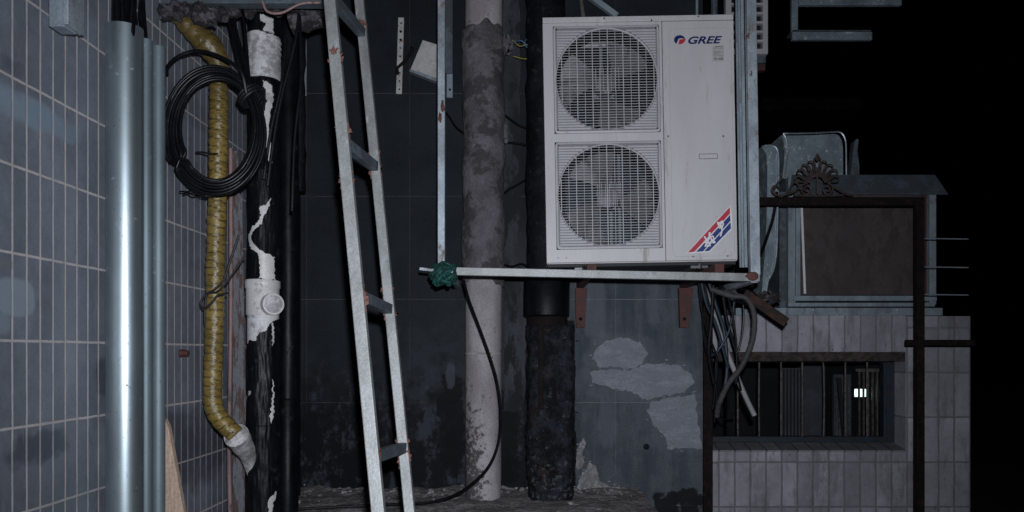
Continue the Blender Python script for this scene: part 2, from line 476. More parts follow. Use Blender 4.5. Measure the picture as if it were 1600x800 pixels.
# black stone back wall
def stone_wall_mat():
    t = NT('black_stone_slabs')
    x, y, z = t.xyz()
    wv = t.math('MULTIPLY', t.math('SUBTRACT', t.noise(3, 2, .5), .5), .004)
    def j(c, c0):
        a = t.math('DIVIDE', t.math('SUBTRACT', t.math('ADD', c, wv), c0), .6)
        return t.math('MULTIPLY', t.math('ABSOLUTE', t.math('SUBTRACT', a, t.math('ROUND', a))), .6)
    dzj = j(z, 1.5 + .306); dxj = j(x, -.708)
    gz = t.step(dzj, .0032, .0012); gx = t.math('MULTIPLY', t.step(dxj, .0028, .001), .55)
    g = t.math('MULTIPLY', t.math('MAXIMUM', gz, gx), t.step(t.noise(6, 4, .7), .30, .55))
    n1 = t.noise(2.2, 6, .65); n2 = t.noise(9, 7, .7); n3 = t.noise(170, 3, .7)
    vs_ = t.math('ADD', t.math('MULTIPLY', t.noise(7, 6, .65, t.scale((2.2, 2, .30))), .5), t.math('MULTIPLY', t.noise(3.5, 7, .75), .5))
    base = t.mix(t.step(n1, .35, .68), (.0075, .0100, .0135), (.0185, .0230, .0290))
    base = t.mix(t.step(n3, .42, .68), base, (.026, .030, .036))
    # cement dust over the right-hand slabs
    d = t.step(t.math('ADD', x, t.math('MULTIPLY', t.math('SUBTRACT', n1, .5), .25)), -.24, .25)
    d = t.math('MULTIPLY', d, t.step(z, 2.35, 2.0))
    dl = t.math('MULTIPLY', t.step(z, 2.1, 1.35), t.step(t.math('ADD', x, t.math('MULTIPLY', n2, .3)), -.95, -.4))
    base = t.mix(t.math('MULTIPLY', t.math('MULTIPLY', dl, t.step(n2, .38, .6)), .45), base, (.05, .056, .068))
    dust = t.mix(t.step(vs_, .38, .62), (.058, .073, .088), (.125, .138, .160))
    dust = t.mix(t.math('MULTIPLY', t.step(n3, .42, .62), .65), dust, (.035, .040, .046))
    base = t.mix(t.math('MULTIPLY', d, .88), base, dust)
    base = t.mix(t.math('MULTIPLY', g, .7), base, t.mix(d, (.085, .085, .09), (.22, .22, .23)))
    # white chips and long scratches
    ch = t.step(t.noise(22, 5, .8), .745, .765)
    base = t.mix(t.math('MULTIPLY', ch, .5), base, (.22, .22, .23))
    # black rot creeping up from the ground and loose grey smears inside it
    hgt = t.math('ADD', z, t.math('MULTIPLY', t.math('SUBTRACT', n2, .5), 1.1))
    rot = t.math('MULTIPLY', t.step(hgt, 1.42, 1.02), t.step(t.math('ADD', x, t.math('MULTIPLY', n2, .3)), .50, .22))
    base = t.mix(t.math('MULTIPLY', rot, .9), base, (.005, .005, .0062))
    sm = t.math('MULTIPLY', t.step(t.noise(6, 7, .78, t.scale((1, 1, .7), off=(3, 1, 8))), .51, .60), t.step(z, 1.60, 1.15))
    base = t.mix(t.math('MULTIPLY', sm, .6), base, (.055, .064, .084))
    for px, py, rx, ry, wb in ((705, 660, 22, 75, .6), (793, 680, 16, 70, .6), (1062, 786, 40, 20, .8), (770, 735, 40, 22, .5)):
        m = t.blob(px, py, rx, ry, 4.5, wb, 12, .3)
        base = t.mix(t.math('MULTIPLY', m, .85), base, (.005, .005, .006))
    for px, py, rx, ry in ((968, 552, 52, 30), (1003, 596, 92, 30), (1060, 660, 48, 50), (930, 480, 16, 60), (950, 660, 14, 40), (1020, 470, 10, 40)):
        m = t.blob(px, py, rx, ry, 4.5, .55, 9, .7)
        base = t.mix(t.math('MULTIPLY', m, .35), base, (.15, .162, .19))
    for px, py, rx, ry in ((704, 585, 7, 20), (1010, 555, 20, 4), (965, 580, 40, 3)):
        m = t.blob(px, py, rx, ry, 4.5, .5, 18, .4)
        base = t.mix(t.math('MULTIPLY', m, .55), base, (.08, .088, .11))
    h = t.math('ADD', t.math('MULTIPLY', g, -1.2), t.math('MULTIPLY', n3, .25))
    h = t.math('ADD', h, t.math('MULTIPLY', rot, t.math('MULTIPLY', n2, 1.5)))
    rg = t.math('ADD', .55, t.math('MULTIPLY', n2, .25))
    rg = t.math('MAXIMUM', rg, t.math('MULTIPLY', d, .85))
    return t.done(base, rg, 0, t.bump(h, .4, .003), .12)


m_stone = stone_wall_mat()

def hose_mat():
    t = NT('yellow_tape')
    n1 = t.noise(9, 6, .7); n2 = t.noise(40, 4, .7, t.scale((1, 1, 2.2)))
    c = t.mix(t.step(n1, .3, .7), (.150, .105, .030), (.245, .172, .046))
    c = t.mix(t.math('MULTIPLY', t.step(n2, .48, .62), .7), c, (.075, .050, .016))
    c = t.mix(t.step(t.noise(14, 5, .7), .62, .72), c, (.045, .032, .016))
    x, y, z = t.xyz()
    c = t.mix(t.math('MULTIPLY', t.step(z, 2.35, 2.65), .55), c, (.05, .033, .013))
    rg = t.math('ADD', .16, t.math('MULTIPLY', n1, .3))
    return t.done(c, rg, 0, t.bump(n2, .55, .006), .55)


m_hose = hose_mat()

# ================================================================ setting
def sheet(name, x0, x1, y0, y1, z, nx, ny, amp, sc, mat, extra=None):
    m = MB()
    for j in range(ny + 1):
        for i in range(nx + 1):
            X = x0 + (x1 - x0) * i / nx; Y = y0 + (y1 - y0) * j / ny
            zz = z + amp * noise.fractal(Vector((X, Y, 1.7)) * sc, 1.0, 2.0, 4)
            if extra: zz += extra(X, Y)
            m.v.append(Vector((X, Y, zz)))
    for j in range(ny):
        for i in range(nx):
            a = j * (nx + 1) + i
            m.face((a, a + 1, a + nx + 2, a + nx + 1))
    return m


struct(sheet('ground', -60, 60, -60, 60, 0, 4, 4, 0, 1, m_ground).build('ground', m_ground))
LZ = EYE - .80          # top of the concrete step that runs along the back wall
def rub(X, Y):
    e = max(0, (Y - 4.30) / .2)
    return .022 * e * (.4 + noise.noise(Vector((X * 6, Y * 4, 0)))) + .008 * noise.noise(Vector((X * 30, Y * 30, 3)))
lm = sheet('pavement', -1.42, .63, 2.0, 4.5, LZ, 120, 130, .012, 5, m_ledge, rub)
lm.box(-1.42, .63, 2.0, 4.5, -.05, LZ - .05)
lm.box(-1.42, .63, 2.0, 2.02, LZ - .05, LZ)
lm.box(.61, .63, 2.0, 4.5, LZ - .05, LZ)
struct(lm.build('pavement', m_ledge, smooth=True))

# left tiled wall (each of the walls is a thing of its own)
w = MB().box(-1.62, -1.42, -1.2, 4.5, -.02, 4.6)
tag(w.build('tiled_wall', m_left), 'grey wall of tall narrow tiles with pale joints, behind the steel pipes', 'wall')

# back wall of black slabs
sw = MB().box(-1.62, P(1098, 0, 4.5).x, 4.5, 4.75, -.02, 4.4)
sw_t = thing('stone_wall', (-.2, 4.5, 0), 'black stone slab wall behind ladder and condenser, smeared with cement at the right', 'wall')
sw.build('wall_slabs', m_stone, sw_t)


def ragged(poly, d, t, seed, step=2.5, amp=2.2):
    """hand-smeared patch: pixel outline roughened, extruded by thickness t off a wall at depth d"""
    rnd = random.Random(seed); out = []
    n = len(poly)
    for i in range(n):
        a = poly[i]; b = poly[(i + 1) % n]
        L = math.hypot(b[0] - a[0], b[1] - a[1]); k = max(1, int(L / step))
        for q in range(k):
            f = q / k
            x = a[0] + (b[0] - a[0]) * f; y = a[1] + (b[1] - a[1]) * f
            nv = noise.noise_vector(Vector((x * .09, y * .09, seed))) * amp * 1.6 + noise.noise_vector(Vector((x * .3, y * .3, seed + 5))) * amp * .8
            out.append((x + nv.x + rnd.uniform(-.5, .5), y + nv.y + rnd.uniform(-.5, .5)))
    m = MB().prism([(P(x, y, d).x, P(x, y, d).z) for x, y in out], d - t, d + .002)
    for q in range(int(len(out) * .25)):          # loose flecks round the rim
        x, y = out[rnd.randrange(len(out))]; x += rnd.gauss(0, 5); y += rnd.gauss(0, 3)
        rx_ = rnd.uniform(.6, 3.2); ry_ = rnd.uniform(.5, 1.4); k_ = rnd.randint(5, 8)
        pl_ = [(x + rx_ * rnd.uniform(.6, 1.2) * math.cos(6.283 * i / k_), y + ry_ * rnd.uniform(.6, 1.2) * math.sin(6.283 * i / k_)) for i in range(k_)]
        m.prism([(P(a_, b_, d).x, P(a_, b_, d).z) for a_, b_ in pl_], d - t * rnd.uniform(.3, .7), d + .002)
    return m


patches = [
    ([(930, 545), (945, 533), (975, 528), (1002, 536), (1011, 552), (1004, 568), (990, 576), (960, 574), (935, 572), (926, 560)], .0015),
    ([(921, 580), (950, 577), (985, 578), (1000, 570), (1030, 568), (1060, 572), (1080, 584), (1084, 598), (1070, 612), (1035, 620), (1005, 624), (985, 612), (950, 606), (925, 596)], .0022),
    ([(1018, 628), (1050, 622), (1086, 616), (1088, 648), (1094, 670), (1096, 702), (1070, 700), (1045, 702), (1036, 680), (1020, 664), (1012, 642)], .0018),
    ([(902, 700), (910, 684), (916, 690), (909, 706), (913, 722), (903, 735), (898, 730)], .006),
    ([(898, 775), (906, 745), (920, 722), (930, 726), (937, 750), (952, 759), (985, 763), (990, 775)], .014),
    ([(735, 772), (748, 762), (785, 758), (800, 762), (815, 772)], .014),
    ([(460, 773), (462, 752), (470, 762), (500, 764), (530, 762), (560, 765), (590, 762), (640, 767), (700, 766), (725, 758), (730, 775)], .012)]
for i, (pl, th) in enumerate(patches):
    ragged(pl, 4.498, th, i, 2.5, 2.2 if i < 3 else 1.2).build('cement_patch', m_plaster if i < 3 else m_pgrey, sw_t)
# thin trowelled cement round the smooth pipe and a grey strip beside it
ragged([(786, 0), (812, 0), (814, 300), (815, 640), (800, 645), (788, 640)], 4.497, .006, 40, 14, 1.5).build('cement_strip', M('grey_render', (.042, .046, .055), .95, 0, .4, 6, (.014, .015, .018), (.5, .65), 8, (1, 1, .4), .7, 40), sw_t)
ragged([(815, 760), (823, 500), (898, 500), (900, 772), (860, 780)], 4.496, .004, 41, 12, 2).build('tar_smear', m_coat, sw_t)
MB().tube([P(1010, 698, 4.5), P(1010, 698, 4.48)], S(5, 4.5), 8).build('rusty_plug', m_rust, sw_t)

# right-hand tiled building with its barred window
D = 5.0
rb = thing('tiled_building', (P(1300, 0, D).x, D, 0), 'low annex faced with dirty pale tiles around a barred basement window', 'building')
xa, xb = P(1092, 0, D).x, P(1516, 0, D).x
zt = P(0, 494, D).z
ox0, ox1 = P(1112, 0, D).x, P(1415, 0, D).x
oz0, oz1 = P(0, 705, D).z, P(0, 550, D).z
wl = MB()
wl.box(xa, xb, D, D + .35, oz1, zt)
wl.box(xa, xb, D, D + .35, -.02, oz0)
wl.box(xa, ox0, D, D + .35, oz0, oz1)
wl.box(ox1, xb, D, D + .35, oz0, oz1)
wl.build('wall', m_right, rb)
MB().box(xa, P(1414, 0, D).x, D - .006, D + .001, P(0, 549, D).z, zt + .004).build('soldier_course', m_sold, rb, bevel=.002)
zi = P(0, 691.5, D + .15).z
sm_ = MB()
sm_.add([(x, y, z) for x in (ox0, ox1 - .002) for y, z in ((D - .012, oz0 - .001), (D - .012, oz0 + .008), (D + .155, zi), (D + .35, zi), (D + .35, oz0 - .001))],
        [(0, 1, 2, 3, 4), (9, 8, 7, 6, 5), (0, 5, 6, 1), (1, 6, 7, 2), (2, 7, 8, 3), (3, 8, 9, 4), (4, 9, 5, 0)])
sm_.build('sill', m_sill, rb, fix=True)
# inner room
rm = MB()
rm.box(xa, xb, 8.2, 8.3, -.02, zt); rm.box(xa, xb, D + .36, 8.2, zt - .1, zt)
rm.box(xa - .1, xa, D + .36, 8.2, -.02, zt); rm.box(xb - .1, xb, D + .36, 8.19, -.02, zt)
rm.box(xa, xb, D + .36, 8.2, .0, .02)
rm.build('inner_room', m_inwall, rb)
# a parapet slab of the same building above the inner room
wf = MB(); d2 = D + .15
fx0, fx1 = ox0, ox1
def bar(m, px0, px1, py0, py1, d, t): return m.box(P(px0, 0, d).x, P(px1, 0, d).x, d, d + t, P(0, py1, d).z, P(0, py0, d).z)
wn_f = bar(bar(bar(MB(), 1112, 1398, 682, 691, d2, .06), 1112, 1398, 551, 566, d2, .06), 1381, 1398, 566, 683, d2, .06).build('window_frame', m_bluef, rb, bevel=.003)
lt = MB().box(ox0 - .1, ox1 - .01, D - .015, D + .05, oz1 - .06, oz1 - .002)
lt.build('lintel_angle', m_lint, rb, bevel=.004)
rnd = random.Random(3)
for i, bx_ in enumerate([1153, 1186.5, 1220.5, 1253.5, 1286, 1321, 1355]):
    db = D + .17
    k = (bx_ - 830) / F * D / 1.0
    X = P(bx_, 0, db).x
    bow = {4: .008, 1: -.003}.get(i, rnd.uniform(-.002, .002))
    pts = [(X + bow * math.sin(math.pi * j / 10), db, oz0 + .02 + (oz1 - oz0 - .05) * j / 10) for j in range(11)]
    MB().tube(pts, .0060, 8).build('window_bar', m_bar, rb, smooth=True)
# inside: door leaves and hanging things
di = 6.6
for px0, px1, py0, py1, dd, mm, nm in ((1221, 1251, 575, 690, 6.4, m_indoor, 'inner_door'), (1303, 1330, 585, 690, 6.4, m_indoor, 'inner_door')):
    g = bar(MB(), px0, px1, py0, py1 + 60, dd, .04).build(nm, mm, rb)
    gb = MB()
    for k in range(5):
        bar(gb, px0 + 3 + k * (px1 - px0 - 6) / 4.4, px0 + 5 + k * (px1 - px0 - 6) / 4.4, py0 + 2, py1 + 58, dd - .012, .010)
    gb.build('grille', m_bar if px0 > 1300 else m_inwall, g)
gb = MB()
for k in range(6): bar(gb, 1342 + k * 7, 1344 + k * 7, 580, 760, 6.0, .02)
bar(gb, 1338, 1384, 576, 581, 5.98, .02)
gb.build('inner_grille', m_bar, rb)
MB().beam(P(1310, 590, 6.3), P(1320, 690, 6.3), .03, .03).build('leaning_pole', m_inwall, rb)
MB().beam(P(1268, 560, 6.8), P(1268, 760, 6.8), .2, .1, (0, 1, 0)).build('inner_column', m_indoor, rb)
# small lit lamp inside
lmat = NT('lit_lamp')
lmat.bsdf.inputs['Emission Color'].default_value = (.80, 1, .93, 1); lmat.bsdf.inputs['Emission Strength'].default_value = 1.6
lmat.bsdf.inputs['Base Color'].default_value = (.6, .7, .66, 1)
la = thing('wall_lamp', P(1345, 620, 6.1), 'small lit greenish white lamp glowing inside the barred window', 'lamp')
for x0, x1 in ((1337, 1341.5), (1342.5, 1348.5), (1350, 1354)):
    bar(MB(), x0, x1, 608, 620, 6.1, .03).build('lamp_glass', lmat.mat, la, bevel=.006)
bar(bar(bar(MB(), 1335, 1356, 605.5, 607.5, 6.09, .06), 1335, 1356, 620.5, 622, 6.09, .06), 1335, 1356, 607.5, 620.5, 6.14, .01).build('lamp_case', m_black, la)

# ================================================================ condenser
AY = 3.9; K = AY / F
AB = P(1003.5, 410, AY)
ac = thing('condenser_unit', AB, 'large off-white condenser with two fans, red and blue corner sticker, on the galvanised ledge', 'air conditioner')
ac.o.rotation_euler = (0, R(-1.0), 0)
UW, UH, UD = 149, 385, .34


def A(u, v, out=0.0):
    return Vector((AB.x + u * K, AY - out, AB.z + v * K))


def L(px, py):
    dx, dy = px - 1003.5, 410 - py
    c, s_ = math.cos(R(1)), math.sin(R(1))
    return dx * c + dy * s_, dy * c - dx * s_


def abox(m, u0, u1, v0, v1, o0, o1):
    a = A(u0, v0); b = A(u1, v1)
    return m.box(a.x, b.x, AY - o1, AY - o0, a.z, b.z)


m_brk = M('bracket_zinc', (.20, .23, .25), .6, .1, .3, 10)
UC = -50.5; VC = (287, 106); RR = 79; HS = 83
cab = MB()
abox(cab, -UW, -UW + 2, 0, UH, -UD, -.012); abox(cab, UW - 2, UW, 0, UH, -UD, -.012)
abox(cab, -UW + 2, UW - 2, UH - 2, UH, -UD, -.012); abox(cab, -UW + 2, UW - 2, 0, 2, -UD, -.012)
abox(cab, -UW + 2, UW - 2, 2, UH - 2, -UD, -UD + .01)
cab.build('cabinet', m_acbody, ac, bevel=.003)
SEAM = 37
fp = MB()
gl, gr_ = UC - HS, UC + HS
ft = 9          # top lip
for (a0, a1, b0, b1) in ((-UW, gl, 2, UH - ft), (gr_, SEAM - .5, 2, UH - ft), (gl, gr_, VC[0] + HS + 1, UH - ft), (gl, gr_, VC[1] + HS + 1, VC[0] - HS - 1), (gl, gr_, 2, VC[1] - HS - 1)):
    abox(fp, a0, a1, b0, b1, -.012, 0)
fp.build('fan_panel', m_acbody, ac)
abox(MB(), SEAM + .5, UW, 2, UH - ft, -.012, 0).build('service_panel', m_acbody, ac, bevel=.002)
abox(MB(), -UW, UW, UH - ft + .8, UH, -.014, .002).build('top_cover', m_acbody, ac, bevel=.002)
abox(MB(), -UW + 1, UW - 1, -5, 0, -UD, -.02).build('base_pan', m_acdark, ac, bevel=.002)
# seam fillers stay dark
sd = MB()
abox(sd, SEAM - .6, SEAM + .6, 2, UH - 9, -.014, -.006)
abox(sd, -UW + 1, UW - 1, UH - ft - .2, UH - ft + 1, -.014, -.006)
sd.build('seam', m_acdark, ac)
# pressed outline on the service panel
pl = MB()
def line(m, pts, w, out=.0006):
    for a, b in zip(pts, pts[1:]):
        m.beam(A(*a, out), A(*b, out), .0012, w, (0, 0, 1) if abs(a[1] - b[1]) < abs(a[0] - b[0]) else (1, 0, 0))
u0, v1 = L(1046, 45)
prof = [(u0 - 1, v1 - 8), (u0 + 1, v1 - 2), (u0 + 6, v1 - 0), (u0 + 88, v1 - 0), (u0 + 94, v1 - 2), (u0 + 96, v1 - 8), (u0 + 96, 14), (u0 + 90, 8), (u0 + 4, 8), (u0 - 1, 14), (u0 - 1, v1 - 8)]
line(pl, prof, .0016)
pl.build('pressed_outline', M('pressed_shadow_line', (.42, .41, .42), .6, 0, .1), ac)
# dark interior, fins
inn = MB()
abox(inn, -UW + 3, SEAM, 3, UH - 10, -UD + .012, -UD + .03)
inn.build('coil', m_teal, ac)
fn = MB()
for k in range(60):
    u = -UW + 6 + k * 3.0
    abox(fn, u, u + .8, 4, UH - 11, -UD + .03, -UD + .04)
fn.build('coil_fins', m_teal, ac)
for q, vc in enumerate(VC):
    # shroud ring
    sh = MB(); N = 56
    for rr, yy in ((RR * K, -.010), (RR * K * 1.0, -.15), (RR * K * 1.02 + .004, -.15), (RR * K + .004, -.010)):
        for i in range(N):
            a = 2 * math.pi * i / N
            c = A(UC, vc)
            sh.v.append(Vector((c.x + rr * math.cos(a), AY - yy, c.z + rr * math.sin(a))))
    for j in range(4):
        for i in range(N):
            sh.face((j * N + i, j * N + (i + 1) % N, ((j + 1) % 4) * N + (i + 1) % N, ((j + 1) % 4) * N + i))
    sh.build('fan_shroud', m_acguard if False else m_acdark, ac, smooth=True)
    # motor bracket behind the fan
    mb = MB()
    for du in (8, 22) if q else (-4, 14):
        abox(mb, UC + du, UC + du + 4.5, vc - HS + 2, vc + HS - 2, -.235, -.215)
    abox(mb, UC - 16, UC + 16, vc - 14, vc + 14, -.215, -.15)
    mb.build('motor_bracket', m_brk, ac)
    # fan
    c = A(UC, vc); c.y = AY + .085
    fan = thing_child = None
    hub = MB(); hub.tube([c + Vector((0, -.025, 0)), c + Vector((0, -.018, 0)), c + Vector((0, .05, 0))], [.038, .052, .055], 28)
    hub.tube([c + Vector((0, -.034, 0)), c + Vector((0, -.024, 0))], .009, 10)
    hp = hub.build('fan_hub', m_fan, ac, smooth=True)
    for b in range(3):
        bl = MB(); NA, NR = 12, 9
        a0 = R((38, 100)[q] + 120 * b)
        for side in (0, 1):
            for i in range(NA + 1):
                for j in range(NR + 1):
                    t = j / NR; s_ = i / NA
                    r = .052 + (.236 - .052) * t
                    span = R(34 + 44 * t ** .7)
                    a = a0 + span * (s_ - .5) + R(20) * t - (R(10) * t * t if s_ > .5 else 0)
                    rr = r * (1 - .05 * (2 * s_ - 1) ** 4 * t)
                    y = .045 * (s_ - .5) * 1.6 + .012 * math.sin(math.pi * s_) + (.003 if side else 0)
                    bl.v.append(c + Vector((rr * math.cos(a), y, rr * math.sin(a))))
            for i in range(NA):
                for j in range(NR):
                    p = side * (NA + 1) * (NR + 1) + i * (NR + 1) + j
                    f = (p, p + 1, p + NR + 2, p + NR + 1)
                    bl.face(f if side == 0 else f[::-1])
        bl.build('fan_blade', m_fan, hp, smooth='all')
    # guard: plate with a round opening, ribs and wires
    g = MB(); N = 200
    gz = MB()
    H = HS - .6; Hv = HS + .4
    out = []
    for i in range(N):
        a = 2 * math.pi * i / N
        cx, sx = math.cos(a), math.sin(a)
        k = 1 / max((abs(cx) ** 44 + abs(sx) ** 44) ** (1 / 44), 1e-6)
        out.append((cx * k, sx * k, cx, sx))
    for (ru, rv, circ, o) in ((H, Hv, 0, -.010), (H, Hv, 0, .001), (H - 3, Hv - 3, 0, .003), (RR + 1, RR + 1, 1, .003), (RR - .4, RR - .4, 1, .0), (RR - .4, RR - .4, 1, -.010)):
        for (ku, kv, cx, sx) in out:
            u = UC + (ru * (cx if circ else ku)); v = vc + (rv * (sx if circ else kv))
            g.v.append(A(u, v, o))
    for j in range(5):
        g.mi = 1 if j == 2 else 0
        for i in range(N):
            i2 = (i + 1) % N
            g.face((j * N + i, j * N + i2, (j + 1) * N + i2, (j + 1) * N + i))
    gp_mesh = g
    gp = None
    _ = (lambda: None)  #, [m_acguard, m_groove], ac, fix=True)
    rb_ = MB(); PT = 4.22
    nrow = int(2 * (HS - 6) / PT)
    wr = MB()
    for i in range(nrow + 1):
        v = vc - (HS - 6) + i * PT
        dv = abs(v - vc); inner = math.sqrt(max(0, (RR + 2.2) ** 2 - dv ** 2))
        lim = HS - 6
        if inner < lim:
            for sgn in (-1, 1):
                ua, ub = sorted((UC + sgn * inner, UC + sgn * lim))
                abox(rb_, ua, ub, v - 1.35, v + 1.35, .0025, .0058)
        if dv < RR - 1:
            w_ = math.sqrt((RR - .5) ** 2 - dv ** 2)
            abox(wr, UC - w_, UC + w_, v - .36, v + .36, .000, .0030)
    for sgn in (-1, 1):
        pass
    o_ = len(g.v); g.v += rb_.v; g.f += [tuple(i + o_ for i in f) for f in rb_.f]; g.m += [0] * len(rb_.f)
    gp = g.build('fan_guard', [m_acguard, m_groove], ac, fix=True)
    for k in range(-6, 7):
        u = k * 12 + (2 if not q else -2)
        if abs(u) > RR - 3: continue
        h = math.sqrt((RR - .5) ** 2 - u * u)
        wv = .62 if k % 2 == 0 else .34
        abox(wr, UC + u - wv, UC + u + wv, vc - h, vc + h, -.004, -.0005)
    for k in range(-3, 4):
        u = k * 6 + 1
        abox(wr, UC + u - .3, UC + u + .3, vc - 18, vc + 18, -.004, -.0005)
    wr.build('guard_wires', m_acguard, gp)
    # shadow gap round the guard and a second outline
    ol = MB()
    for (h1, w1, o) in ((HS + .9, .0030, -.004),):
        pts = [(UC - h1, vc - h1 - 1), (UC + h1, vc - h1 - 1), (UC + h1, vc + h1 + 1), (UC - h1, vc + h1 + 1), (UC - h1, vc - h1 - 1)]
        for a, b in zip(pts, pts[1:]):
            ol.beam(A(*a, o), A(*b, o), .002, w1, (0, 0, 1) if a[1] == b[1] else (1, 0, 0))
    ol.build('guard_gap', m_acdark, ac)
    for su in (-1, 1):
        for sv in (-1, 1):
            MB().tube([A(UC + su * (HS - 5.5), vc + sv * (HS - 4.5), .004), A(UC + su * (HS - 5.5), vc + sv * (HS - 4.5), .0075)], .0055, 10).build('guard_screw', m_screw, gp)
# screws on the casing
for px, py in ((1018, 32), (1091, 26), (944, 29), (1044, 213), (885, 403), (1083, 401), (1137, 400), (872, 410 - 7), (1130, 213)):
    u, v = L(px, py); MB().tube([A(u, v, 0), A(u, v, .004)], .0042, 10).build('screw', m_screw, ac)
# recessed handle
u0, v0 = L(1092, 249); u1, v1 = L(1121, 240)
h = MB(); abox(h, u0, u1, v0, v0 + 1.1, 0, .006); abox(h, u0, u1, v1 - 1.1, v1, 0, .006); abox(h, u0, u0 + 1.1, v0 + 1.1, v1 - 1.1, 0, .006); abox(h, u1 - 1.1, u1, v0 + 1.1, v1 - 1.1, 0, .006)
h.build('handle_rim', M('handle_grey', (.26, .25, .25), .6), ac, bevel=.001)
abox(MB(), u0 + 1.1, u1 - 1.1, v0 + 1.1, v1 - 1.1, -.001, .002).build('handle_plate', m_acbody, ac)


def decal(name, poly, mat, out, parent=None):
    m = MB(); q = [L(*p) for p in poly]
    a = [(A(u, v).x, A(u, v).z) for u, v in q]
    return m.prism(a, AY - out, AY + .0005 - (out > .0012) * .0008).build(name, mat, parent or ac)


def z8(pts, ox, oy, k=8.0): return [(ox + x / k, oy + y / k) for x, y in pts]


stk = decal('corner_sticker', z8([(95, 690), (650, 85), (668, 200), (670, 385), (388, 672), (350, 676), (240, 680)], 1060, 310), m_decw, .0010)
decal('red_stripe', z8([(115, 678), (642, 108), (645, 190), (198, 668)], 1060, 310), m_red, .0018, stk)
decal('blue_stripe', z8([(222, 668), (646, 206), (650, 280), (305, 664)], 1060, 310), m_blue, .0018, stk)
decal('blue_stripe', z8([(322, 663), (652, 296), (656, 376), (384, 658)], 1060, 310), m_blue, .0018, stk)


def brush(pts, w, ox=1060, oy=310):
    m = MB(); q = z8(pts, ox, oy)
    for a, b in zip(q, q[1:]):
        (ax_, ay_), (bx_, by_) = L(*a), L(*b)
        dx, dy = bx_ - ax_, by_ - ay_; l = math.hypot(dx, dy); dx /= l; dy /= l
        ww = w / 8 / 2
        c = [(ax_ - dx * ww * .6 - dy * ww, ay_ - dy * ww * .6 + dx * ww), (ax_ - dx * ww * .6 + dy * ww, ay_ - dy * ww * .6 - dx * ww), (bx_ + dx * ww * .6 + dy * ww, by_ + dy * ww * .6 - dx * ww), (bx_ + dx * ww * .6 - dy * ww, by_ + dy * ww * .6 + dx * ww)]
        m.prism([(A(u, v).x, A(u, v).z) for u, v in c], AY - .0026 - random.uniform(0, .0004), AY - .0012)
    return m


ch = MB(); ch2 = MB()
for pts, w in (([(325, 480), (350, 520), (345, 575), (335, 600)], 20), ([(330, 545), (375, 520), (392, 430)], 20), ([(345, 590), (395, 590), (370, 545), (355, 560)], 20),
               ([(375, 500), (430, 470), (445, 510), (400, 540), (388, 570)], 16), ([(385, 430), (400, 500), (455, 548), (430, 555)], 20),
               ([(490, 300), (500, 330), (540, 370)], 20), ([(500, 320), (545, 285), (560, 320), (545, 365), (510, 370)], 18), ([(530, 340), (545, 400), (525, 470)], 18), ([(515, 300), (535, 350), (545, 380)], 18)):
    b_ = brush(pts, w); c_ = ch2 if pts[0][0] >= 490 else ch; o_ = len(c_.v); c_.v += b_.v; c_.f += [tuple(i + o_ for i in f) for f in b_.f]; c_.m += b_.m
ch.build('brush_character', m_decw, stk); ch2.build('brush_character', m_decw, stk)
# round emblem
def ell(a): return (1061.9 + 8.8 * math.cos(R(a)), 62.4 - 7.4 * math.sin(R(a)))
decal('blue_emblem', [ell(a) for a in range(12, 238, 8)] + z8([(300, 300), (318, 250), (345, 236)], 1020, 30)[0:3], m_navy, .0010)
decal('red_emblem', z8([(332, 256), (412, 244), (404, 270), (388, 292), (362, 308), (322, 319), (326, 285)], 1020, 30), m_red, .0011)
# lettering
tx = bpy.data.curves.new('lettering', 'FONT'); tx.body = 'GREE'; tx.size = 1; tx.shear = .32; tx.offset = .03; tx.extrude = .0; tx.space_character = 1.02
to = bpy.data.objects.new('lettering', tx); COL.objects.link(to)
dg = bpy.context.evaluated_depsgraph_get(); dg.update()
tm = bpy.data.meshes.new_from_object(to.evaluated_get(dg))
bpy.data.objects.remove(to)
xs = [v.co.x for v in tm.vertices]; ys = [v.co.y for v in tm.vertices]
lu0, lv0 = L(1075.2, 69.0); lu1, lv1 = L(1128.5, 56.2)
m = MB()
vv = []
for v in tm.vertices:
    fu = (v.co.x - min(xs)) / (max(xs) - min(xs)); fv = (v.co.y - min(ys)) / (max(ys) - min(ys))
    vv.append(A(lu0 + (lu1 - lu0) * fu, lv0 + (lv1 - lv0) * fv, .0010))
m.add(vv, [tuple(p.vertices) for p in tm.polygons])
lo = m.build('lettering', m_navy, ac)
sd_ = lo.o.modifiers.new('thickness', 'SOLIDIFY'); sd_.thickness = .0008; sd_.offset = 0
bpy.data.meshes.remove(tm)
# small grey information sticker
inf = decal('information_sticker', [(1113, 71.5), (1131, 71), (1131.5, 95.5), (1113.5, 96)], m_stick, .0009)
il = MB()
for i, (a, b, y_, t_) in enumerate(((1117, 1129, 73, 1.6), (1115, 1130, 76, .7), (1115, 1124, 80, .8), (1115, 1125, 82.4, .8), (1115, 1124, 85, .8), (1115, 1127, 87.5, .8), (1116, 1120, 92, 2.6), (1122, 1130, 92, 2.6))):
    q0 = L(a, y_ + t_ / 2); q1 = L(b, y_ - t_ / 2)
    abox(il, q0[0], q1[0], q0[1], q1[1], .0009, .0014)
il.build('print_lines', m_ink, inf)
# feet
for px in (912, 1095):
    u, v = L(px, 414)
    ft_ = abox(MB(), u - 14, u + 14, -10, -5, -UD + .02, -.03).build('foot', m_screw, ac, bevel=.002)
    MB().tube([A(u, -11, -.015), A(u, -3, -.015)], .009, 6).build('bolt', m_bright, ft_)

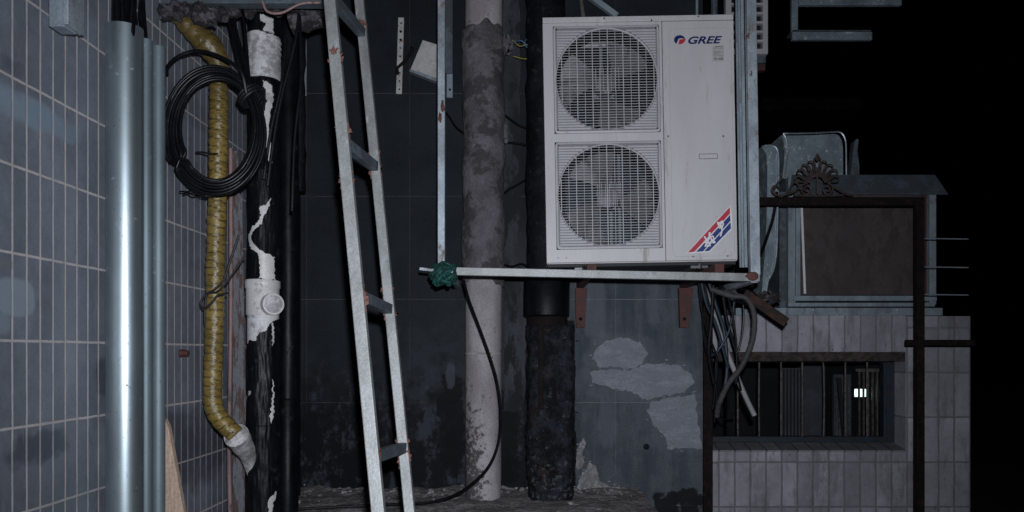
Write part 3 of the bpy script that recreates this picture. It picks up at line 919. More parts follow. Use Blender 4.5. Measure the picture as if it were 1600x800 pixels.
# ================================================================ galvanised ledge and cage
CD = 3.6
cg = thing('galvanised_cage', P(940, 437, CD), 'galvanised square tube cage with a ledge bar under the large condenser', 'metal frame')
t_ = S(11, CD)
MB().beam(P(656, 420, CD - .03), P(690, 424, CD - .03), .012, .012).build('bar_tip', m_galv_dull, cg)
MB().beam(P(702, 424, CD), P(1186, 434, CD), t_, S(12.5, CD)).build('ledge_bar', m_ladder, cg, bevel=.002)
MB().beam(P(690, 418, CD), P(690, -420, CD), t_, t_, (1, 0, 0)).build('corner_post', m_galv_dull, cg, bevel=.002)
MB().beam(P(1179, 430, CD), P(1166, -420, CD), S(13, CD), S(15, CD), (1, 0, 0)).build('corner_post', m_galv_dull, cg, bevel=.002)
# side bars
for px_, d_, w_ in ((1152, 3.86, .010), (1156, 3.8, .012), (1160.5, 3.73, .014)):
    MB().beam(P(px_ + 5, 418, d_), P(px_ - 8, -420, d_), w_, w_, (1, 0, 0)).build('side_bar', m_alu, cg, bevel=.001)
for (py_) in (436,):
    a = P(1179, py_, CD)
    MB().beam(a, Vector((a.x, 4.5, a.z)), t_, t_).build('side_rail', m_galv_dull, cg, bevel=.002)
    a = P(692, 424, CD)
    MB().beam(a + Vector((0, .02, 0)), Vector((a.x, 4.5, a.z)), t_, t_).build('side_rail', m_galv_dull, cg, bevel=.002)
for px_, py_ in ((688, 185), (692, 168), (1168, 60), (1172, 118)):
    q = P(px_, py_, CD); MB().ball(q + Vector((0, -t_ * .45, 0)), .010, .006, .028, 8, 6, .5, 60).build('rust_spot', m_weld, cg, smooth=True)
MB().ball(P(1176, 432, CD - .02), .030, .012, .020, 10, 6, .6, 60).build('weld', m_weld, cg, smooth=True)
# wall brackets of red oxide steel
for px_ in (907, 1069):
    br = thing('wall_bracket', P(px_, 512, 4.47), ('left' if px_ < 1000 else 'right') + ' one of the two red oxide brackets under the large condenser', 'bracket', 'red brackets carrying the condenser')
    q = P(px_, 512, 4.46); zt_ = AB.z - .038; x = q.x
    zb = q.z
    w0 = S(9, 4.45)
    MB().prism([(x - w0 * .75, zb), (x + w0 * .75, zb), (x + w0 * (1.5 if px_ > 1000 else 1.15), zt_ - .044), (x - w0 * .95, zt_ - .044)], 4.45, 4.495).build('wall_plate', m_rustred, br, bevel=.002)
    MB().box(x - .022, x + .022, CD + .02, 4.49, zt_ - .042, zt_).build('arm', m_rustred, br, bevel=.002)
    MB().ball((x, 4.448, zb + .05), .010, .008, .010, 8, 6).build('bolt', m_rust, br, smooth=True)

# green rope knot
kn = MB(); rnd = random.Random(11)
kc = P(693, 427, CD - .01)
for k in range(20):
    pts = []
    ax1 = Vector((rnd.uniform(-1, 1), rnd.uniform(-.6, .6), rnd.uniform(-1, 1))).normalized()
    ax2 = ax1.orthogonal().normalized(); ax3 = ax1.cross(ax2)
    r_ = rnd.uniform(.030, .056)
    off = Vector((rnd.uniform(-.012, .012), rnd.uniform(-.02, .006), rnd.uniform(-.018, .014)))
    for i in range(25):
        a = 2 * math.pi * i / 24
        pts.append(kc + off + ax2 * r_ * math.cos(a) * (1 + .2 * math.sin(3 * a + k)) + ax3 * r_ * math.sin(a))
    kn.tube(pts, .0062, 7, rf=lambda i, a, p: .0018 * math.sin(a * 2 + i * 1.6))
kn.tube(smoothpath([kc, P(700, 446, CD), P(706, 440, CD), P(712, 444, CD)], 5), .007, 6)
tag(kn.build('rope_knot', m_rope, smooth=True), 'tangled green rope knotted round the corner of the galvanised cage', 'rope')

# thick cement coated stand pipe
def pipe_mat():
    t = NT('stained_cement_pipe')
    x, y, z = t.xyz()
    n1 = t.noise(5, 6, .7, t.scale((1, 1, .4))); n2 = t.noise(26, 6, .75); n3 = t.noise(130, 3, .7)
    c = t.mix(t.step(n1, .36, .64), (.27, .245, .26), (.43, .395, .42))
    c = t.mix(t.math('MULTIPLY', t.step(n3, .45, .6), .35), c, (.16, .145, .15))
    low = t.math('MULTIPLY', t.step(z, 1.45, .85), t.step(x, -.20, -.34))
    s_ = t.step(t.math('ADD', n2, t.math('MULTIPLY', low, .22)), .60, .68)
    c = t.mix(t.math('MULTIPLY', s_, .85), c, (.03, .026, .027))
    return t.done(c, .9, 0, t.bump(n2, .5, .006))

sp = thing('cement_pipe', P(756, 780, 4.28), 'thick grey cement covered pipe running up the black wall beside the condenser', 'pipe')
PD = 4.28
pts = [P(755, 780 - i * 12, PD) for i in range(72)]
MB().tube([P(755, 782, PD), P(756, 400, PD), P(756, -60, PD)], [S(28, PD), S(28.5, PD), S(29, PD)], 40).build('pipe_body', pipe_mat(), sp, smooth=True)
def rough(amp, sc, edge=None):
    def f(i, a, p):
        q = p * sc
        return amp * (noise.noise(q) + .5 * noise.noise(q * 2.3) + .3 * noise.noise(q * 5.1))
    return f
ctop = lambda a: 45 + 2.5 * math.sin(a * 2 + .8) + 7 * noise.noise(Vector((2 * math.cos(a), 2 * math.sin(a), 0)))
cm = MB(); n = 64; rows = 120
def cement_shell(m, cx, d, y_top, y_bot, r, amp, sc, n=64, rows=120):
    b = len(m.v)
    for i in range(rows + 1):
        for k in range(n):
            a = 2 * math.pi * k / n
            yt = y_top(a); yb = y_bot(a)
            py = yt + (yb - yt) * i / rows
            c = P(cx, py, d); dv = Vector((math.cos(a), math.sin(a), 0))
            p = c + dv * r; q = p * sc
            rr = r + amp * (noise.noise(q) + .5 * noise.noise(q * 2.3) + .35 * noise.noise(q * 5.1))
            if i in (0, rows): rr = S(27, d)
            m.v.append(c + dv * rr)
    for i in range(rows):
        for k in range(n):
            k2 = (k + 1) % n
            m.face((b + i * n + k, b + i * n + k2, b + (i + 1) * n + k2, b + (i + 1) * n + k))
    return m
cement_shell(cm, 755.5, PD, ctop, lambda a: 442 + 7 * math.sin(2 * a + 2) + 6 * noise.noise(Vector((a * 3, 0, 0))), S(32.5, PD), .010, 6).build('cement_coat', m_cement, sp, smooth='all', fix=True)
MB().ball(P(788, 205, PD), .03, .03, .06, 12, 8, .8, 20).build('cement_blob', m_cement, sp, smooth=True)
MB().ball(P(790, 70, PD), .04, .03, .05, 12, 8, .9, 20).build('cement_blob', m_cement, sp, smooth=True)
MB().tube([P(755, 300, PD), P(755, 304, PD)], S(29.6, PD), 40).build('joint_ring', m_pipec, sp)
MB().tube([P(755, 551, PD), P(755, 553.5, PD)], S(28.9, PD), 40).build('joint_ring', m_pipec, sp, smooth=True)

# black coated pipe with hub
def tar_mat():
    t = NT('peeling_tar')
    x, y, z = t.xyz()
    n1 = t.noise(11, 6, .75); n2 = t.noise(34, 5, .75); n3 = t.noise(8, 5, .7, t.scale((2.4, 2, .4), off=(2, 0, 5)))
    c = t.mix(t.step(n1, .42, .60), (.006, .007, .009), (.022, .026, .034))
    c = t.mix(t.math('MULTIPLY', t.step(n3, .54, .62), .7), c, (.040, .024, .020))
    low = t.math('MULTIPLY', t.step(z, 1.15, .72), .07)
    c = t.mix(t.math('MULTIPLY', t.step(t.math('ADD', n2, low), .60, .66), .6), c, (.11, .11, .12))
    c = t.mix(t.step(n2, .42, .36), c, (.003, .003, .004))
    return t.done(c, .8, 0, t.bump(t.math('ADD', n2, t.math('MULTIPLY', n1, 2)), .8, .012), .15)

bp = thing('black_drain_pipe', P(858, 775, 4.25), 'black tarred drain pipe below the condenser with a hub and rusty collar', 'pipe')
BD = 4.25
pts = [P(860, 775 - i * 3.5, BD) for i in range(77)]
rgh = rough(.013, 9); crk = rough(.010, 26)
MB().tube(pts, S(36, BD), 44, rf=lambda i, a, p: rgh(i, a, p) + crk(i, a, p) + S(36, BD) * (1 / (abs(math.cos(a)) ** 5 + abs(math.sin(a)) ** 5) ** .2 - 1) * .8).build('tarred_pipe', tar_mat(), bp, smooth='all')
MB().tube([P(855, 513, BD), P(855, 489, BD)], S(32, BD), 36, rf=rough(.003, 20)).build('rusty_collar', m_rust, bp, smooth=True)
MB().tube([P(854, 496, BD), P(854, 493, BD), P(854, 440, BD), P(854, 436, BD)], [S(32, BD), S(36, BD), S(36, BD), S(33, BD)], 40, rf=rough(.003, 12)).build('hub', m_film, bp, smooth=True)
MB().tube([P(853, 436 - i * 20, BD) for i in range(26)], S(31, BD), 36, rf=rough(.010, 9)).build('upper_pipe', m_coat, bp, smooth=True)
MB().beam(P(845, 640, BD - S(35, BD)), P(846, 505, BD - S(35, BD)), .03, .02, (0, 1, 0)).build('rust_streak', m_rust, bp, bevel=.004)
# thin twisted wires by the pipe
for pts, mt, lb in ((((800, 62), (812, 72), (826, 70), (836, 84), (822, 92), (802, 88)), M('yellow_wire', (.30, .22, .04), .5), 'thin yellow wire curling out beside the cement pipe'),
                    (((800, 66), (815, 64), (828, 76), (818, 68), (834, 52), (846, 46)), M('blue_wire', (.04, .12, .2), .5), 'thin blue wire curling out between the pipe and condenser')):
    tag(MB().tube(smoothpath([P(x, y, 4.2 + .01 * i) for i, (x, y) in enumerate(pts)], 5), .0028, 6).build('wire', mt, smooth=True), lb, 'wire')
for i, pts in enumerate((((785, 176), (797, 186), (812, 196), (826, 200)), ((786, 222), (800, 223), (815, 225), (828, 228)), ((782, 308), (795, 296), (806, 290), (822, 280)), ((784, 412), (800, 416), (815, 412), (826, 418)))):
    tag(MB().tube(smoothpath([P(x, y, 4.33) for x, y in pts], 5), .005, 6).build('wire', m_cable, smooth=True), ('topmost', 'second from top', 'third from top', 'lowest')[i] + ' of the short black wires bridging between the two stand pipes', 'wire', 'short wires between the stand pipes')
tag(MB().tube(smoothpath([P(x, y, 4.4) for x, y in ((692, 170), (703, 184), (712, 198), (724, 208))], 5), .006, 6).build('wire', m_cable, smooth=True), 'short black wire arching from the cage post to the cement pipe', 'wire')

# long drooping cable
pts = [(724, 438, 3.75), (733, 470, 3.8), (750, 515, 3.84), (766, 560, 3.86), (777, 600, 3.86), (782, 645, 3.86), (779, 690, 3.86), (764, 728, 3.86), (735, 758, 3.88), (700, 778, 3.92), (660, 786, 3.94), (600, 789, 3.95), (530, 792, 3.93), (462, 796, 3.9)]
tag(MB().tube(smoothpath([P(*p) for p in pts], 8), .0072, 8).build('drooping_cable', m_cable, smooth=True), 'black cable hanging from the cage corner and drooping in a wide curve to the ground', 'cable')

# perforated strip, stone tile, bent strap on the wall
ps = thing('perforated_strip', P(624, 147, 4.48), 'pale perforated steel strip fixed upright on the black wall right of the ladder', 'metal strip')
MB().beam(P(623.5, 147, 4.485), P(627, 28, 4.485), S(9, 4.48), .012, (0, 1, 0)).build('strip', M('strip_white', (.50, .48, .47), .6, .1, .2, 12, (.2, .1, .07), (.6, .7), 30), ps, bevel=.001)
hl = MB()
for k in range(9):
    f = (k + .5) / 9; c = P(623.8 + 3 * f, 146 - 116 * f, 4.4785); hl.tube([c, c + Vector((0, -.0015, 0))], .0075 if k in (6, 7) else .005, 10)
hl.build('holes', m_rust, ps)
sl = thing('stone_offcut', P(664, 128, 4.4), 'tilted pale square stone offcut wedged behind the cage post', 'stone tile')
pa = [(641, 112), (661, 64), (690, 73), (689, 128)]
MB().prism([(P(x, y, 4.42).x, P(x, y, 4.42).z) for x, y in pa], 4.405, 4.45).build('slab', m_slab, sl, bevel=.002)
MB().prism([(P(x, y, 4.42).x, P(x, y, 4.42).z) for x, y in [(640, 113), (642, 110), (690, 126), (689, 132)]], 4.40, 4.45).build('lower_edge', m_alu, sl)
tag(MB().tube(smoothpath([P(x, y, 4.44) for x, y in ((644, 74), (641, 84), (630, 98), (621, 106), (621, 116))], 5), [.012] * 4 + [.009] * 17, 7, rf=rough(.004, 40)).build('bent_strap', m_rust, smooth=True), 'dark bent strap between the perforated strip and the stone offcut', 'strap')
an = thing('angle_bar', P(701, 152, 4.42), 'short bluish steel angle bar on the wall right behind the cage post', 'metal bar')
MB().box(P(696, 0, 4.4).x, P(707, 0, 4.4).x, 4.4, 4.415, P(0, 114, 4.4).z, P(0, -60, 4.4).z).build('flange', m_flash, an)
MB().box(P(698, 0, 4.43).x, P(707.5, 0, 4.43).x, 4.42, 4.44, P(0, 153, 4.43).z, P(0, 112, 4.43).z).build('pale_end', m_alu, an, bevel=.002)
c = P(703, 140, 4.42); MB().disc(c, .007, .003, 10).build('hole', m_rust, an)

# clutter above the condenser
tag(MB().beam(P(918, -8, 4.35), P(964, 26, 4.35), .035, .03).build('brace_bar', m_alu), 'grey diagonal brace bar rising behind the top of the condenser', 'metal bar')
tag(MB().tube([P(905, -20, 4.4), P(912, 30, 4.4)], .012, 8).build('upright_rod', m_bar), 'thin grey rod just left of the diagonal brace bar', 'rod')
tag(MB().tube([P(1089, -20, 4.4), P(1089, 30, 4.4)], .008, 8).build('upright_rod', m_alu), 'thin pale rod behind the top right of the condenser', 'rod')
tag(MB().tube([P(1116, -20, 4.6), P(1116, 30, 4.6)], .02, 10).build('upright_pipe', m_flash), 'dull upright pipe behind the condenser beside the slatted unit', 'pipe')

# ================================================================ steel pipes at the left wall
SG = 'galvanised pipes standing along the tiled wall'
BZ = LZ
def steel_pipe(cx, d, r, ytop, lab):
    t = thing('steel_pipe', (P(cx, 0, d).x, d, BZ), lab, 'pipe', SG)
    top = P(cx, ytop, d); bot = Vector((top.x, d, BZ - .01))
    MB().hollow(bot, top, r, .004, 48).build('tube', m_bigpipe if r > .04 else m_pipe2, t, smooth=True)
    return t
def galv(name, base, rough_, metal):
    t = NT(name)
    n1 = t.noise(3, 5, .6, t.scale((1, 1, .5))); n2 = t.noise(70, 5, .75); n3 = t.noise(40, 4, .7)
    c = t.mix(t.step(n1, .3, .7), tuple(b * .8 for b in base), tuple(b * 1.15 for b in base))
    sp = t.math('MULTIPLY', t.step(n3, .60, .68), t.step(n2, .46, .56))
    c = t.mix(t.math('MULTIPLY', sp, .35), c, (.46, .54, .58))
    c = t.mix(t.math('MULTIPLY', t.step(n2, .63, .67), .6), c, (.05, .06, .07))
    rg = t.math('ADD', rough_, t.math('MULTIPLY', sp, .3))
    return t.done(c, rg, metal, t.bump(t.noise(160, 3, .6), .06, .002))
m_bigpipe = galv('bright_galvanised', (.42, .50, .54), .43, .92)
m_pipe2 = galv('thin_galvanised', (.17, .215, .24), .58, .5)
steel_pipe(195, 2.55, S(26.6, 2.55), 44, 'widest galvanised pipe, front of three, bright highlight down its length')
steel_pipe(228.2, 2.76, S(9.2, 2.76), 63, 'narrow stained galvanised pipe squeezed between the widest one and its neighbour')
steel_pipe(247.5, 2.84, S(10.0, 2.84), 74, 'galvanised pipe right of the other two, shortest top, next to the yellow hose')
# cables out of the wide pipe
cb = thing('riser_cables', P(195, 50, 2.55), 'bundle of black cables rising out of the widest galvanised pipe', 'cables')
rnd = random.Random(5)
for k in range(11):
    px = 179 + k * 3.2; o = rnd.uniform(-.03, .03)
    q = [P(px * .7 + 58, 90, 2.55 + o * .5), P(px + rnd.uniform(-2, 2), 40, 2.55 + o), P(px + rnd.uniform(-4, 2), -10, 2.6 + o), P(px + rnd.uniform(-6, 2), -120, 2.62 + o)]
    MB().tube(smoothpath(q, 5), rnd.choice((.007, .009, .011)), 8).build('cable', m_cable, cb, smooth=True)
for k, (x0, x1) in enumerate(((222, 216), (225, 219), (228, 224))):
    MB().tube(smoothpath([P(228, 75, 2.76), P(x0, 55, 2.76), P(x1, 0, 2.8), P(x1 - 4, -120, 2.8)], 5), .006, 8).build('cable', m_cable, cb, smooth=True)
# trunking end at top left
tr = thing('trunking_end', P(90, 42, 2.2), 'grey metal trunking end hanging down the tiled wall at top left', 'trunking')
a = P(76, 41, 2.2); b = P(101, -160, 2.2)
MB().box(a.x, b.x, 2.2, 2.26, a.z, b.z).build('cover', m_alu, tr, bevel=.003)
MB().box(b.x, b.x + .016, 2.19, 2.27, a.z + .002, b.z).build('side_lip', m_galv_dull, tr, bevel=.002)

# overhead steel tray and dirty wrapped lump
ot = thing('overhead_tray', P(320, 8, 3.0), 'long flat steel tray overhead from the tiled wall to the ladder', 'tray')
MB().beam(P(136, 3, 3.0), P(512, 3, 3.0), .05, S(13, 3.0)).build('tray_rail', m_flash, ot, bevel=.002)
MB().box(P(136, 0, 3.0).x, P(512, 0, 3.0).x, 3.03, 3.06, P(0, 4, 3).z + .005, P(0, 4, 3).z + .10).build('tray_lip', m_flash, ot)
lu = MB()
pts = smoothpath([P(238, 18, 2.96), P(262, 22, 2.97), P(290, 17, 2.98), P(318, 24, 3.0), P(345, 20, 3.02), P(390, 10, 3.1), (P(440, 8, 3.15)), P(480, 12, 3.2)], 10)
rad = [(.034 if i < 42 else .026) + .012 * noise.noise(Vector((i * .16, 2, 5))) + .004 * math.sin(i * 1.3) - (.018 if i < 3 else 0) for i in range(len(pts))]
lu.tube(pts, rad, 28, rf=rough(.026, 22))
tag(lu.build('wrapped_lump', m_lump, smooth=True), 'dirty torn insulation lump stuffed under the overhead tray', 'insulation')
MB_ = MB().tube(smoothpath([P(455, 30, 3.3), P(480, 26, 3.3), P(505, 24, 3.3)], 5), .06, 16, rf=rough(.02, 16))
tag(MB_.build('wrapped_lump', m_lump, smooth=True), 'dirty grey insulation lump behind the top of the ladder', 'insulation')
tag(MB().tube(smoothpath([P(410, 2, 2.95), P(418, 18, 2.95), P(440, 20, 2.95), P(470, 6, 2.95), P(500, 4, 2.95)], 6), .005, 7).build('brown_wire', m_pink, smooth=True), 'thin reddish wire sagging under the overhead tray', 'wire')

# ================================================================ yellow hose
HD = 3.12
m_seam = M('tape_seam_dirt_shade', (.085, .060, .022), .45, 0, .4, 30)  # seam dirt, with the groove shading put into the same colour
yh = thing('yellow_hose', P(345, 690, HD), 'long yellow tape wrapped hose running down into a white elbow', 'hose')
hp_ = smoothpath([P(272, 20, 3.0), P(300, 47, 3.03), P(330, 76, 3.06), P(344, 102, 3.09), P(342, 130, HD), P(342, 200, HD), P(340, 300, HD), P(337, 400, HD), P(335, 500, HD), P(333, 580, HD), P(333, 628, HD), P(343, 654, HD), P(369, 680, HD)], 30)
# resample evenly
res = [hp_[0]]
step_ = .006
for p in hp_[1:]:
    while (p - res[-1]).length > step_:
        res.append(res[-1] + (p - res[-1]).normalized() * step_)
rads = []
for i, p in enumerate(res):
    py = 550 - (p.z - EYE) / p.y * F
    r_ = 14.3
    if py < 110: r_ = 11 + 7.5 * math.exp(-((py - 72) / 34) ** 2) + (1 if py > 60 else 0)
    if 105 < py < 135: r_ = 12.5
    rads.append(S(r_ + .9 * noise.noise(Vector((i * .08, 0, 0))), p.y))
def hose_rf(i, a, p):
    ph = (i * step_ / .036 + a / (2 * math.pi) + .9 * noise.noise(Vector((i * .03, a * .25, 1)))) % 1.0
    return (.0022 + .0045 * abs(noise.noise(Vector((i * .03, a * .5, 8))))) * math.sin(math.pi * ph) ** .7 - .003 + .0016 * noise.noise(p * 24) + .0011 * noise.noise(p * 70)
hm = MB().tube(res, rads, 36, rf=hose_rf)
hm.m = [0] * len(hm.f)
for i in range(len(res) - 1):
    for k in range(36):
        a = 2 * math.pi * (k + .5) / 36
        ph = (i * step_ / .036 + a / (2 * math.pi) + .9 * noise.noise(Vector((i * .03, a * .25, 1)))) % 1.0
        if ph > .90 or ph < .05: hm.m[i * 36 + k] = 1
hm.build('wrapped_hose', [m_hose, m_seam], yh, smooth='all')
MB().tube(smoothpath([P(340, 240, HD - .04), P(330, 241, HD - .06), P(318, 238, HD - .05), P(306, 238, HD - .04)], 4), .0035, 6).build('wire_tie', m_rust, yh)

# ================================================================ white stack in black film
WD = 3.4
ws = thing('wrapped_stack', (P(411, 0, WD).x, WD, LZ), 'white drain stack wrapped in torn black film with white coupling, tee and elbow', 'pipe')
RW = S(23.0, WD)
cxl = lambda py: 412 + (py - 400) * -.004
MB().tube([P(412, 830, WD), P(412, 400, WD), P(412, -80, WD)], RW, 40).build('drain_pipe', m_white, ws, smooth=True)
holes = [
    [(417, 133), (430, 138), (432, 160), (428, 185), (426, 205), (429, 232), (430, 258), (427, 262), (421, 240), (415, 236), (413, 215), (419, 190), (423, 165), (421, 150)],
    [(430, 308), (424, 322), (413, 330), (416, 340), (412, 350), (402, 358), (397, 366), (391, 372), (393, 380), (400, 392), (412, 398), (413, 410), (415, 425), (413, 438), (434, 438), (433, 402), (424, 399), (415, 394), (405, 384), (400, 375), (405, 364), (417, 353), (421, 338), (426, 330)],
    [(413, 33), (431, 34), (432, 60), (418, 57), (422, 46), (414, 42)],
    [(382, 488), (442, 488), (442, 497), (431, 502), (424, 516), (412, 522), (410, 532), (398, 532), (392, 542), (382, 542)],
    [(388, 610), (402, 609), (400, 616), (395, 618), (391, 630), (387, 628)],
    [(389, 640), (394, 648), (392, 656), (388, 654)],
    [(431, 770), (436, 765), (433, 785), (430, 800), (427, 795), (426, 780)],
    [(391, 740), (394, 725), (396, 740), (393, 760)],
    [(430.5, 500), (433.5, 506), (433, 535), (431, 545)], [(431.5, 590), (433.5, 600), (433, 640), (430, 662), (429, 650), (431, 620)],
]
hbb = [(min(p[0] for p in h_), max(p[0] for p in h_), min(p[1] for p in h_), max(p[1] for p in h_)) for h_ in holes]
fm = MB(); NF = 240; r0 = RW + .0045
rows = []
py = -60.0
while py < 835: rows.append(py); py += 1.3
for py in rows:
    for k in range(NF):
        a = 2 * math.pi * k / NF
        lower = 1.0 + (.05 if py > 664 else 0) + (.012 if 540 < py < 664 else 0)
        q = Vector((math.cos(a) * 2, math.sin(a) * 2, py * .016))
        wr_ = .0040 * noise.noise(q) + .0022 * noise.noise(q * 3.1)
        c = P(cxl(py) if py < 664 else 411, py, WD)
        rr = r0 * lower + max(-.003, wr_)
        fm.v.append(c + Vector((math.cos(a), math.sin(a), 0)) * rr)
for j in range(len(rows) - 1):
    if 60 < rows[j] < 127 or 438 < rows[j] < 490: continue
    for k in range(NF):
        a = 2 * math.pi * (k + .5) / NF
        px = 412 + 24.5 * math.cos(a)
        py = (rows[j] + rows[j + 1]) / 2
        if math.sin(a) < 0.15:
            jx = px + 1.8 * noise.noise(Vector((px * .2, py * .2, 1))); jy = py + 2.5 * noise.noise(Vector((px * .2, py * .2, 9)))
            if any(bb[0] < jx < bb[1] and bb[2] < jy < bb[3] and pip(jx, jy, h_) for h_, bb in zip(holes, hbb)): continue
        k2 = (k + 1) % NF
        fm.face((j * NF + k, j * NF + k2, (j + 1) * NF + k2, (j + 1) * NF + k))
fo = fm.build('torn_film', m_film, ws, smooth='all')
so = fo.o.modifiers.new('thickness', 'SOLIDIFY'); so.thickness = .002; so.offset = 1
MB().tube([P(412, 128, WD), P(412, 127, WD), P(412, 92, WD), P(412, 90.5, WD), P(412, 60, WD), P(412, 57, WD)], [S(22, WD), S(25.8, WD), S(25.8, WD), S(25.3, WD), S(25.6, WD), S(24.5, WD)], 44, rf=rough(.0018, 22)).build('coupling', m_whited, ws, smooth=True)
ring = MB()
for y_ in (66, 74, 83, 104, 113, 121): ring.tube([P(412, y_, WD), P(412, y_ + .8, WD)], S(26.3, WD), 44, rf=rough(.001, 30))
ring.build('coupling_ridges', m_whited, ws, smooth=True)
# film lump overlapping the coupling's lower edge
te = MB().tube([P(410.5, 493, WD), P(410.5, 491, WD), P(410.5, 452, WD), P(410.5, 450, WD), P(410.5, 440, WD), P(410.5, 438, WD)], [S(24, WD), S(25, WD), S(25, WD), S(26.5, WD), S(26.5, WD), S(25.5, WD)], 44).build('tee_fitting', m_white, ws, smooth=True)
q = P(414, 477, WD); dv = Vector((.80, -1.0, 0)).normalized()
MB().tube([q, q + dv * .070, q + dv * .071, q + dv * .105, q + dv * .107], [S(14, WD), S(14, WD), S(16.5, WD), S(16.5, WD), S(14.5, WD)], 32).build('branch', m_white, te, smooth=True)
e = q + dv * .107
MB().tube([e, e + dv * .0025], [S(13.5, WD), S(12, WD)], 28).build('branch_plug', m_whited, te, smooth=True)
MB().tube([P(411, 537, WD), P(411, 493, WD)], S(23.5, WD), 44, rf=rough(.0005, 20)).build('tape_band', m_whited, ws, smooth=True)
# elbow which takes the yellow hose
el = smoothpath([P(369, 680, HD + .02), P(379, 695, HD + .10), P(388, 714, HD + .2), P(395, 745, WD - .01)], 6)
MB().tube(el, [S(19, HD) * (1 - .62 * (i / (len(el) - 1)) ** 1.5) for i in range(len(el))], 32, rf=rough(.004, 16)).build('elbow', m_whited, ws, smooth=True)
MB().tube([P(367, 677, HD + .01), P(370, 681.5, HD + .024)], [S(16, HD), S(19.6, HD)], 32).build('elbow_rim', m_whited, ws, smooth=True)

# black dark pipes right of the stack
b2 = thing('black_wrapped_pipe', (P(449, 0, 3.9).x, 3.9, LZ), 'black wrapped pipe in deep shade right of the white stack', 'pipe')
MB().tube([P(451, 800 - i * 20, 3.9) for i in range(45)], S(15, 3.9), 28, rf=rough(.006, 9)).build('wrapped_pipe', m_film, b2, smooth=True)
MB().tube([P(449, 805, 3.88), P(449, 626, 3.88), P(449, 622, 3.88)], [S(13.5, 3.85), S(13.5, 3.85), S(11, 3.85)], 28, rf=rough(.002, 14)).build('lower_sleeve', m_film, b2, smooth=True)
tag(MB().tube([P(468, 300 - i * 20, 4.1) for i in range(20)], S(9, 4.1), 20, rf=rough(.012, 10)).build('tarred_pipe', m_coat, smooth=True), 'short black tarred pipe hanging beside the left edge of the slab wall', 'pipe')
tag(MB().beam(P(476.5, 150, 4.42), P(476, 38, 4.42), .008, .02).build('edge_strip', m_galv_dull), 'thin pale metal edge strip at the upper left of the slab wall', 'metal strip')
# boards and thin pipe in the corner
bd = MB()
xa_, xb_ = 366, 384
for j in range(40):
    py = 236 + j * 15
    wl_ = 364 + .3 * math.sin(j * .7); wr2 = (372 if py < 300 else 378 + (py - 300) * .018)
    for (x_, y_) in ((wl_, 3.5), (wr2 + .6 * noise.noise(Vector((j * .4, 0, 0))), 3.5), (wr2, 3.53), (wl_, 3.53)): bd.v.append(P(x_, py, y_))
for j in range(39):
    for k in range(4):
        bd.face((j * 4 + k, j * 4 + (k + 1) % 4, (j + 1) * 4 + (k + 1) % 4, (j + 1) * 4 + k))
bd.face((0, 3, 2, 1)); bd.face((156, 157, 158, 159))
tag(bd.build('weathered_board', m_board, fix=True), 'tall narrow grey weathered board standing behind the yellow hose', 'board')
tag(MB().tube(smoothpath([P(360.5, 232, 3.38), P(361, 400, 3.38), P(360, 560, 3.38), P(358, 700, 3.38), P(360, 822, 3.38)], 8), S(3.3, 3.38), 12).build('thin_pipe', m_pink, smooth=True), 'thin pinkish pipe running down right of the yellow hose', 'pipe')
# black panel added in place of the dark void behind the stack
tag(MB().box(P(366, 0, 3.62).x, P(468, 0, 4.3).x, 4.25, 4.32, LZ, 4.2).build('dark_corner_panel', m_coat), 'added black panel standing in for the darkness behind the white stack', 'wall')
# cable coil
CC = P(336, 206, 2.95)
co = thing('cable_coil', CC, 'big hanging coil of black cable looped around the yellow hose', 'cable coil')
rnd = random.Random(21); coil = MB()
ctr = CC
prev = None
pts = []
turns = 16
for i in range(turns * 40 + 1):
    a = 2 * math.pi * i / 40 + R(38)
    tn = i / 40
    jr = (4, -9, 7, -2, -13, 9, 0, -6, 12, -11, 5, -4, 2, -8)[int(tn + .5) % 14] * 1.0 + noise.noise(Vector((i * .035, 7, 1))) * 7
    rx = 69 + jr; rz = 90 + jr * 1.0
    # loops bunch together where they are tied at the upper right
    w_ = .5 + .5 * math.cos(a - R(40)); sq = 1 - .55 * max(0, w_) ** 6
    rx = 70 + (rx - 70) * sq; rz = 92 + (rz - 92) * sq
    x = 336 + rx * math.cos(a); y = 204 - rz * math.sin(a)
    dd = 2.93 + .05 * math.cos(a) * .6 + noise.noise(Vector((tn * 1.3, 11, 4))) * .035 * sq
    pts.append(P(x, y, dd))
coil.tube(smoothpath(pts, 2), S(2.7, 2.95), 8)
coil.build('coiled_cable', m_cable, co, smooth='all')
MB().tube(smoothpath([P(385, 146, 2.9), P(376, 112, 2.88), P(350, 92, 2.88), P(312, 80, 2.9), P(280, 88, 2.9), (P(262, 105, 2.92)), P(260, 118, 2.94)], 8), S(3.2, 2.9), 8).build('loose_loop', m_cable, co, smooth=True)
tie = MB()
for k in range(3):
    c = P(388 + k * 3, 146 + k * 4, 2.945)
    rd_ = Vector((math.cos(R(40)), 0, math.sin(R(40))))
    tie.tube([c + rd_ * .046 * math.cos(2 * math.pi * i / 16) + Vector((0, .045 * math.sin(2 * math.pi * i / 16), 0)) for i in range(17)], .005, 6)
tie.build('tie', m_black, co, smooth=True)
tails = [((386, 150), (378, 110), (362, 50), (350, -5)), ((388, 148), (384, 100), (370, 50), (362, -5)), ((390, 152), (380, 90), (358, 30), (347, 8)), ((392, 150), (388, 110), (382, 40), (376, -5)),
         ((388, 152), (402, 190), (414, 232), (412, 262)), ((390, 155), (408, 200), (418, 260), (428, 320)), ((386, 152), (396, 180), (406, 215), (396, 262))]
